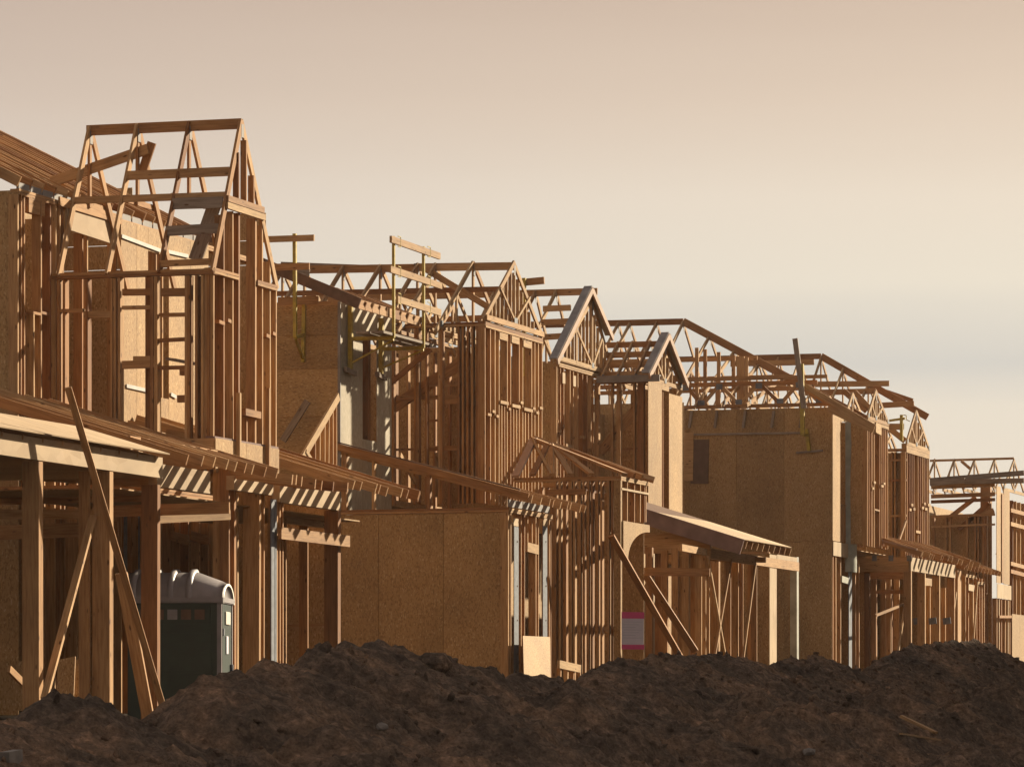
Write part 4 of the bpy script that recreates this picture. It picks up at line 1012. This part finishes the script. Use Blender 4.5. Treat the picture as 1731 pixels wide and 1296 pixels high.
vent = tbox('vent_strip', .12, 1.16, -.02, .004, 1.66, 1.92, 'green', body)
for k in range(5): tbox('vent', .2 + k * .19, .34 + k * .19, -.026, -.018, 1.72, 1.86, 'brown' if k != 2 else 'roofpl', body)
for y in (0.0, 1.05): tbox('corner_post', -.035, .03, y - .02, y + .06, .16, 2.05, 'roofpl')
door = tbox('door', -.03, .0, .12, .98, .2, 1.95, 'green')
tbox('notice', -.045, -.032, .42, .62, 1.25, 1.5, 'paper', door); tbox('door_sign', -.05, -.032, .34, .78, 1.66, 1.84, 'pale', door); tbox('hinge', -.05, -.032, .12, .2, 1.5, 1.6, 'steel', door); tbox('hinge', -.05, -.032, .12, .2, .45, .55, 'steel', door); tbox('latch', -.07, -.03, .86, .93, 1.0, 1.12, 'steel', door)
# arched roof: lofted along x
vs, fs = [], []
K = 14
st = [(-.05, .20), (.04, .25), (.34, .36), (.5, .37), (1.32, .37)]
for x, hh in st:
    for k in range(K + 1):
        a_ = math.pi * k / K
        vs.append(TL(x, .55 - .60 * math.cos(a_), 2.02 + hh * math.sin(a_) ** .75))
for j in range(len(st) - 1):
    for k in range(K): i = j * (K + 1) + k; fs.append((i, i + 1, i + K + 2, i + K + 1))
for j in (0, len(st) - 1): fs.append(tuple(j * (K + 1) + k for k in range(K + 1)))
roof = mesh_obj('roof', vs, fs, 'roofpl', PT, smooth=True)
tbox('roof_rim', -.06, 1.34, -.06, 1.16, 1.95, 2.04, 'roofpl')
for xr in (.42, .68, .94, 1.2):
    vs, fs = [], []
    for dx, dh in ((-.045, 0), (-.03, .045), (.03, .045), (.045, 0)):
        for k in range(K + 1):
            a_ = math.pi * k / K
            vs.append(TL(xr + dx, .55 - (.60 + dh * .4) * math.cos(a_), 2.02 + (.37 + dh) * math.sin(a_) ** .75))
    for j in range(3):
        for k in range(K): i = j * (K + 1) + k; fs.append((i, i + 1, i + K + 2, i + K + 1))
    mesh_obj('roof_rib', vs, fs, 'roofpl', roof, smooth=True)
vs, fs = [], []
for dx, r_ in ((-.06, .50), (-.06, .56), (-.02, .56)):
    for k in range(K + 1):
        a_ = math.pi * k / K
        vs.append(TL(dx, .55 - r_ * math.cos(a_), 1.95 + r_ * .5 * math.sin(a_)))
for j in range(2):
    for k in range(K): i = j * (K + 1) + k; fs.append((i, i + 1, i + K + 2, i + K + 1))
mesh_obj('door_arch', vs, fs, 'pale', PT, smooth=True)
tbox('vent_pipe', 1.0, 1.1, .75, .85, 2.2, 2.75, 'green')

# ---- wall-bracket scaffolds
def rod(par, name, p, q, r=.022, mat='yellow'): return bd(par, name, p, q, r * 2, r * 2, 'n', mat)
def bracket(label, px_wall, ytop, ybot, arm_y, n_wall, reach, post_top, grp='scaffold brackets on the upper walls'):
    u = U(px_wall, n_wall); Zy = lambda y: PN(px_wall, y, n_wall)[2]
    K_ = tag(empty('scaffold_bracket', (u, n_wall, Zy(ybot))), label, 'scaffold bracket', grp)
    w = n_wall - .05
    rod(K_, 'wall_post', (u, w, Zy(ybot)), (u, w, Zy(ytop)), .04)
    rod(K_, 'arm', (u, w, Zy(arm_y)), (u, w - reach, Zy(arm_y)), .035)
    rod(K_, 'strut', (u, w, Zy(ybot) + .1), (u, w - reach, Zy(arm_y) - .04), .015)
    d = PN(px_wall, 0, n_wall); 
    rod(K_, 'guard_post', (u, w - reach, Zy(arm_y)), (u, w - reach, post_top), .024)
    bd(K_, 'foot_block', (u - .25, w + .01, Zy(ybot) - .02), (u + .3, w + .01, Zy(ybot) - .06), .06, .09, 'n', 'grey')
    for dz in (.08, .62, 1.1):
        z = post_top - dz
        hk = [(u + .10, w - reach - .05, z + .09), (u + .25, w - reach - .05, z + .09), (u + .25, w - reach - .05, z - .09), (u + .10, w - reach - .05, z - .09)]
        for a_, b_ in zip(hk, hk[1:]): bd(K_, 'rail_hook', a_, b_, .014, .014, 'n', 'yellow')
    return u, w, Zy(arm_y)
rch = .82
ptop = PN(668, 403, nB - rch)[2]
ua_, wa_, za1 = bracket('yellow scaffold bracket left of the tall window opening', 588, 516, 624, 573, nB - .03, rch, ptop)
ub_, wb_, zb1 = bracket('yellow scaffold bracket right of the tall window opening', 640, 538, 632, 590, nB - .03, rch, ptop)
for i, (lab, dz, ex) in enumerate((('top guard rail board held above the roof trusses', .08, (-.25, .85)), ('middle guard rail board crossing the trusses', .62, (-.3, .95)), ('lowest guard rail board just above the scaffold planks', 1.12, (.1, .9)))):
    z = ptop - dz
    tag(bd(None, 'guard_rail', (ua_ + ex[0], wa_ - rch - .03, z), (ub_ + ex[1], wa_ - rch - .03, z - .01), .045, .12, 'n', 'truss'), lab, 'guard rail')
for i, (lab, dn, ex) in enumerate((('outer walk plank on the scaffold brackets', .70, .75), ('inner walk plank on the scaffold brackets', .42, .5))):
    tag(bd(None, 'scaffold_plank', (ua_ - .55, wa_ - dn, za1 + .06), (ub_ + ex, wa_ - dn, za1 + .06), .24, .045, 'n', 'grey'), lab, 'plank')
# bracket on house B's shaded side
K2 = tag(empty('scaffold_bracket', PU(510, 600, uB)), 'yellow scaffold bracket on the shaded strand-board side wall', 'scaffold bracket', 'scaffold brackets on the upper walls')
ux = uB - .03
rod(K2, 'wall_post', PU(514, 515, ux), PU(512, 612, ux), .03); rod(K2, 'arm', PU(512, 566, ux), PU(499, 570, ux - .85), .03)
rod(K2, 'guard_post', PU(499, 570, ux - .85), PU(498, 395, ux - .85), .03); rod(K2, 'strut', PU(512, 606, ux), PU(499, 572, ux - .85), .02)
tag(bd(None, 'guard_rail', PU(440, 405, ux - .9), PU(531, 402, ux - .9), .045, .11, 'u'), 'dark guard rail board sticking out beside the steep gable', 'guard rail')
bd(K2, 'toe_board', PU(455, 452, ux - .88), PU(523, 450, ux - .88), .04, .12, 'u', 'lumber')
K3 = tag(empty('scaffold_bracket', PU(1357, 760, d0)), 'scaffold bracket with a leaning board on the tall strand-board wall', 'scaffold bracket', 'scaffold brackets on the upper walls')
ux = d0 - .04
rod(K3, 'wall_post', PU(1363, 725, ux), PU(1368, 762, ux), .04); rod(K3, 'guard_post', PU(1357, 735, ux - .7), PU(1355, 615, ux - .7), .05); rod(K3, 'arm', PU(1366, 735, ux), PU(1357, 735, ux - .7), .03)
bd(K3, 'foot_block', PU(1346, 765, ux), PU(1391, 761, ux), .04, .05, 'u', 'grey')
bd(K3, 'leaning_board', PU(1344, 572, ux - .75), PU(1359, 690, ux - .75), .045, .13, 'u', 'grey')
K4 = tag(empty('scaffold_bracket', PU(1524, 740, 110.5)), 'small scaffold post with a hook beside the narrow stud gable', 'scaffold bracket', 'scaffold brackets on the upper walls')
rod(K4, 'guard_post', PU(1524, 745, 110.3), PU(1524, 701, 110.3), .04); rod(K4, 'arm', PU(1502, 711, 110.3), PU(1530, 707, 110.3), .03)
hk = [PU(1527, 701, 110.3), PU(1532, 702, 110.3), PU(1532, 709, 110.3), PU(1538, 712, 110.3)]
for a_, b_ in zip(hk, hk[1:]): bd(K4, 'rail_hook', a_, b_, .02, .02, 'u', 'yellow')
tag(bd(None, 'guard_rail', PU(866, 479, 78.5), PU(920, 474, 78.5), .05, .14, 'u'), 'dark guard rail board poking out right of the middle gable', 'guard rail')
K5 = tag(empty('scaffold_bracket', PU(887, 500, 78.4)), 'short yellow post behind the middle gable', 'scaffold bracket', 'scaffold brackets on the upper walls')
rod(K5, 'guard_post', PU(886, 640, 78.4), PU(886, 470, 78.4), .035); rod(K5, 'arm', PU(886, 600, 78.4), PU(870, 605, 78.4), .03)

# ---- permit notice
ns_ = 20.75
S = tag(empty('permit_notice', PN(1070, 1097, ns_)), 'white notice board with pink top and bottom bands on the entry studs', 'notice')
uc = U(1069.5, ns_)
zt1, zb1_ = PN(1069, 1034, ns_)[2], PN(1069, 1097, ns_)[2]
def sg(name, a0_, a1_, z0_, z1_, mat, dn, par): return bd(par, name, (uc + (a0_ + a1_) / 2, ns_ - dn - (a0_ + a1_) / 2 * 1.0, z0_), (uc + (a0_ + a1_) / 2, ns_ - dn - (a0_ + a1_) / 2 * 1.0, z1_), .006, a1_ - a0_, Vector((.72, -.72, 0)), mat)
brd = sg('board', -.24, .24, zb1_, zt1, 'paper', 0, S)
sg('top_band', -.24, .24, zt1 - .12, zt1, 'pink', .006, brd); sg('bottom_band', -.24, .24, zb1_, zb1_ + .09, 'pink', .006, brd)
for k in range(7): sg('text_line', -.2, .2 - .06 * (k % 3), zt1 - .19 - .05 * k, zt1 - .178 - .05 * k, 'ink', .006, brd)
# ---- leaning plywood offcut and sawhorse
tag(mesh_obj('plywood_sheet', [W(PN(886, 1150, 21.2)), W(PN(931, 1155, 21.2)), W(PN(930, 1076, 21.4)), W(PN(884, 1074, 21.4)), W(PN(886, 1150, 21.22)), W(PN(931, 1155, 21.22)), W(PN(930, 1076, 21.42)), W(PN(884, 1074, 21.42))], BOXF, 'osb'),
    'plywood offcut leaning against the sunlit garage front', 'plywood')
SH = tag(empty('sawhorse', PN(960, 1160, 20.8)), 'low timber sawhorse standing in front of the dark stud wall', 'sawhorse')
bd(SH, 'top_rail', PN(944, 1122, 20.8), PN(980, 1130, 20.8), .05, .14, 'n', 'truss')
for px in (945, 957, 967, 978): bd(SH, 'leg', PN(px, 1125, 20.85), PN(px - 1, 1165, 20.82), .08, .05, 'n', 'lumber')
# ---- debris on the dirt
def on_mound(px, py):
    r = ray(px)
    for k in range(900):
        d = 28 + k * .08; u, n = r[0] * d, r[1] * d; z = (HY - py) * d / F
        if 9 < n < 16 and float(mound_z(np.array([u]), np.array([n]))[0]) > z: return (u, n, z)
    return (r[0] * 50, r[1] * 50, (HY - py) * 50 / F)
def scrap(name, a_, b_, t, h, mat, lab, cat):
    p, q = on_mound(*a_), on_mound(*b_)
    if math.dist(p, q) > 6: q = (p[0] + .8, p[1] - .9, (HY - b_[1]) / (HY - a_[1]) * p[2])
    p = (p[0], p[1] - .05, p[2] + .08); q = (q[0], q[1] - .05, q[2] + .08)
    return tag(bd(None, name, p, q, t, h, 'z', mat), lab, cat)
scrap('scrap_board', (1518, 1219), (1577, 1247), .04, .09, 'truss', 'longer grey scrap board lying on the dirt mound', 'board')
scrap('scrap_board', (1517, 1249), (1583, 1259), .025, .05, 'truss', 'thin pale lath lying on the dirt below the longer scrap board', 'board')
def rock(px, py, r, mat, lab, cat='rock'):
    p = on_mound(px, py)
    bm = bmesh.new(); bmesh.ops.create_icosphere(bm, subdivisions=2, radius=r)
    for v in bm.verts: v.co *= 1 + random.uniform(-.16, .16); v.co.z *= .65; v.co.x *= 1.2
    me = bpy.data.meshes.new('rock'); bm.to_mesh(me); bm.free(); me.materials.append(M[mat])
    o = bpy.data.objects.new('rock', me); o.location = W((p[0], p[1], p[2] + r * .25)); o.rotation_euler = (0, 0, random.uniform(0, 6))
    return tag(lk(o, None), lab, cat)
rock(1367, 1273, .09, 'stone', 'pale angular stone on the dirt below the long porch')
rock(735, 1128, .19, 'soil', 'large dark boulder-sized clod near the crest under the garage wall')
rock(645, 1231, .07, 'stone', 'small pale stone on the dirt slope under the garage side')
pb = on_mound(18, 1289)
blk = tag(empty('concrete_block', (pb[0], pb[1], pb[2])), 'small pale concrete block half buried in the dirt by the left porch', 'block')
bd(blk, 'body', (pb[0] - .12, pb[1], pb[2] + .03), (pb[0] + .10, pb[1] - .02, pb[2] + .05), .12, .09, 'z', 'stone')

# ---- plain block added out of view, right of the frame, to shade the dirt
AB = tag(empty('shade_block', (61.0, -.5, -1.9)), 'plain five-storey plastered block added out of view to shade the dirt mounds', 'shadow caster')
q0, q1, m0, m1, zt_ = 61.0, 123.0, -11.0, -.5, 16.62
M['plaster'] = plain('beige_plaster', (0.34, 0.29, 0.23), 0.85, 0, 0.15, 2)
M['pane'] = plain('dark_glass', (0.03, 0.035, 0.04), 0.15, 0, 0.1, 2)
def shell(name, u0_, u1_, n0_, n1_, z0_, z1_, mat, par=AB):
    return bd(par, name, ((u0_ + u1_) / 2, n0_, (z0_ + z1_) / 2), ((u0_ + u1_) / 2, n1_, (z0_ + z1_) / 2), u1_ - u0_, z1_ - z0_, 'u', mat)
shell('wall', q0, q0 + .3, m0, m1, -1.95, zt_, 'plaster'); shell('wall', q1 - .3, q1, m0, m1, -1.95, zt_, 'plaster')
shell('wall', q0 + .3, q1 - .3, m0, m0 + .3, -1.95, zt_, 'plaster'); shell('wall', q0 + .3, q1 - .3, m1 - .3, m1, -1.95, zt_, 'plaster')
shell('roof', q0 - .3, q1 + .3, m0 - .3, m1 + .05, zt_ + .003, zt_ + .35, 'grey')
for fl in range(5):
    for k in range(20):
        uw = q0 + 1.2 + k * 2.95; zw = -1.0 + fl * 3.5
        wf = shell('window', uw, uw + 1.4, m1 - .02, m1 + .05, zw, zw + 1.6, 'white')
        for s_ in (0, 1): shell('pane', uw + .08 + s_ * .65, uw + .67 + s_ * .65, m1 + .045, m1 + .056, zw + .08, zw + 1.52, 'pane', wf)

# ------------------------------------------------------------------ evening haze
hm = bpy.data.materials.new('evening_haze'); hm.use_nodes = True
ht = hm.node_tree; ht.nodes.clear()
ho = ht.nodes.new("ShaderNodeOutputMaterial"); hv = ht.nodes.new("ShaderNodeVolumePrincipled")
hv.inputs["Color"].default_value = (0.95, 0.90, 0.84, 1); hv.inputs["Density"].default_value = 0.0001; hv.inputs["Anisotropy"].default_value = 0.35
ht.links.new(hv.outputs[0], ho.inputs["Volume"])
M['haze'] = hm
hx = [(-1600, -1600), (1600, -1600), (1600, 1600), (-1600, 1600)]
hz0, hz1 = -6.0, GZ + 13.0
hb = mesh_obj('haze', [(x, y, hz0) for x, y in hx] + [(x, y, hz1) for x, y in hx], BOXF, 'haze')
tag(hb, kind='stuff')
scene.cycles.volume_step_rate = 5
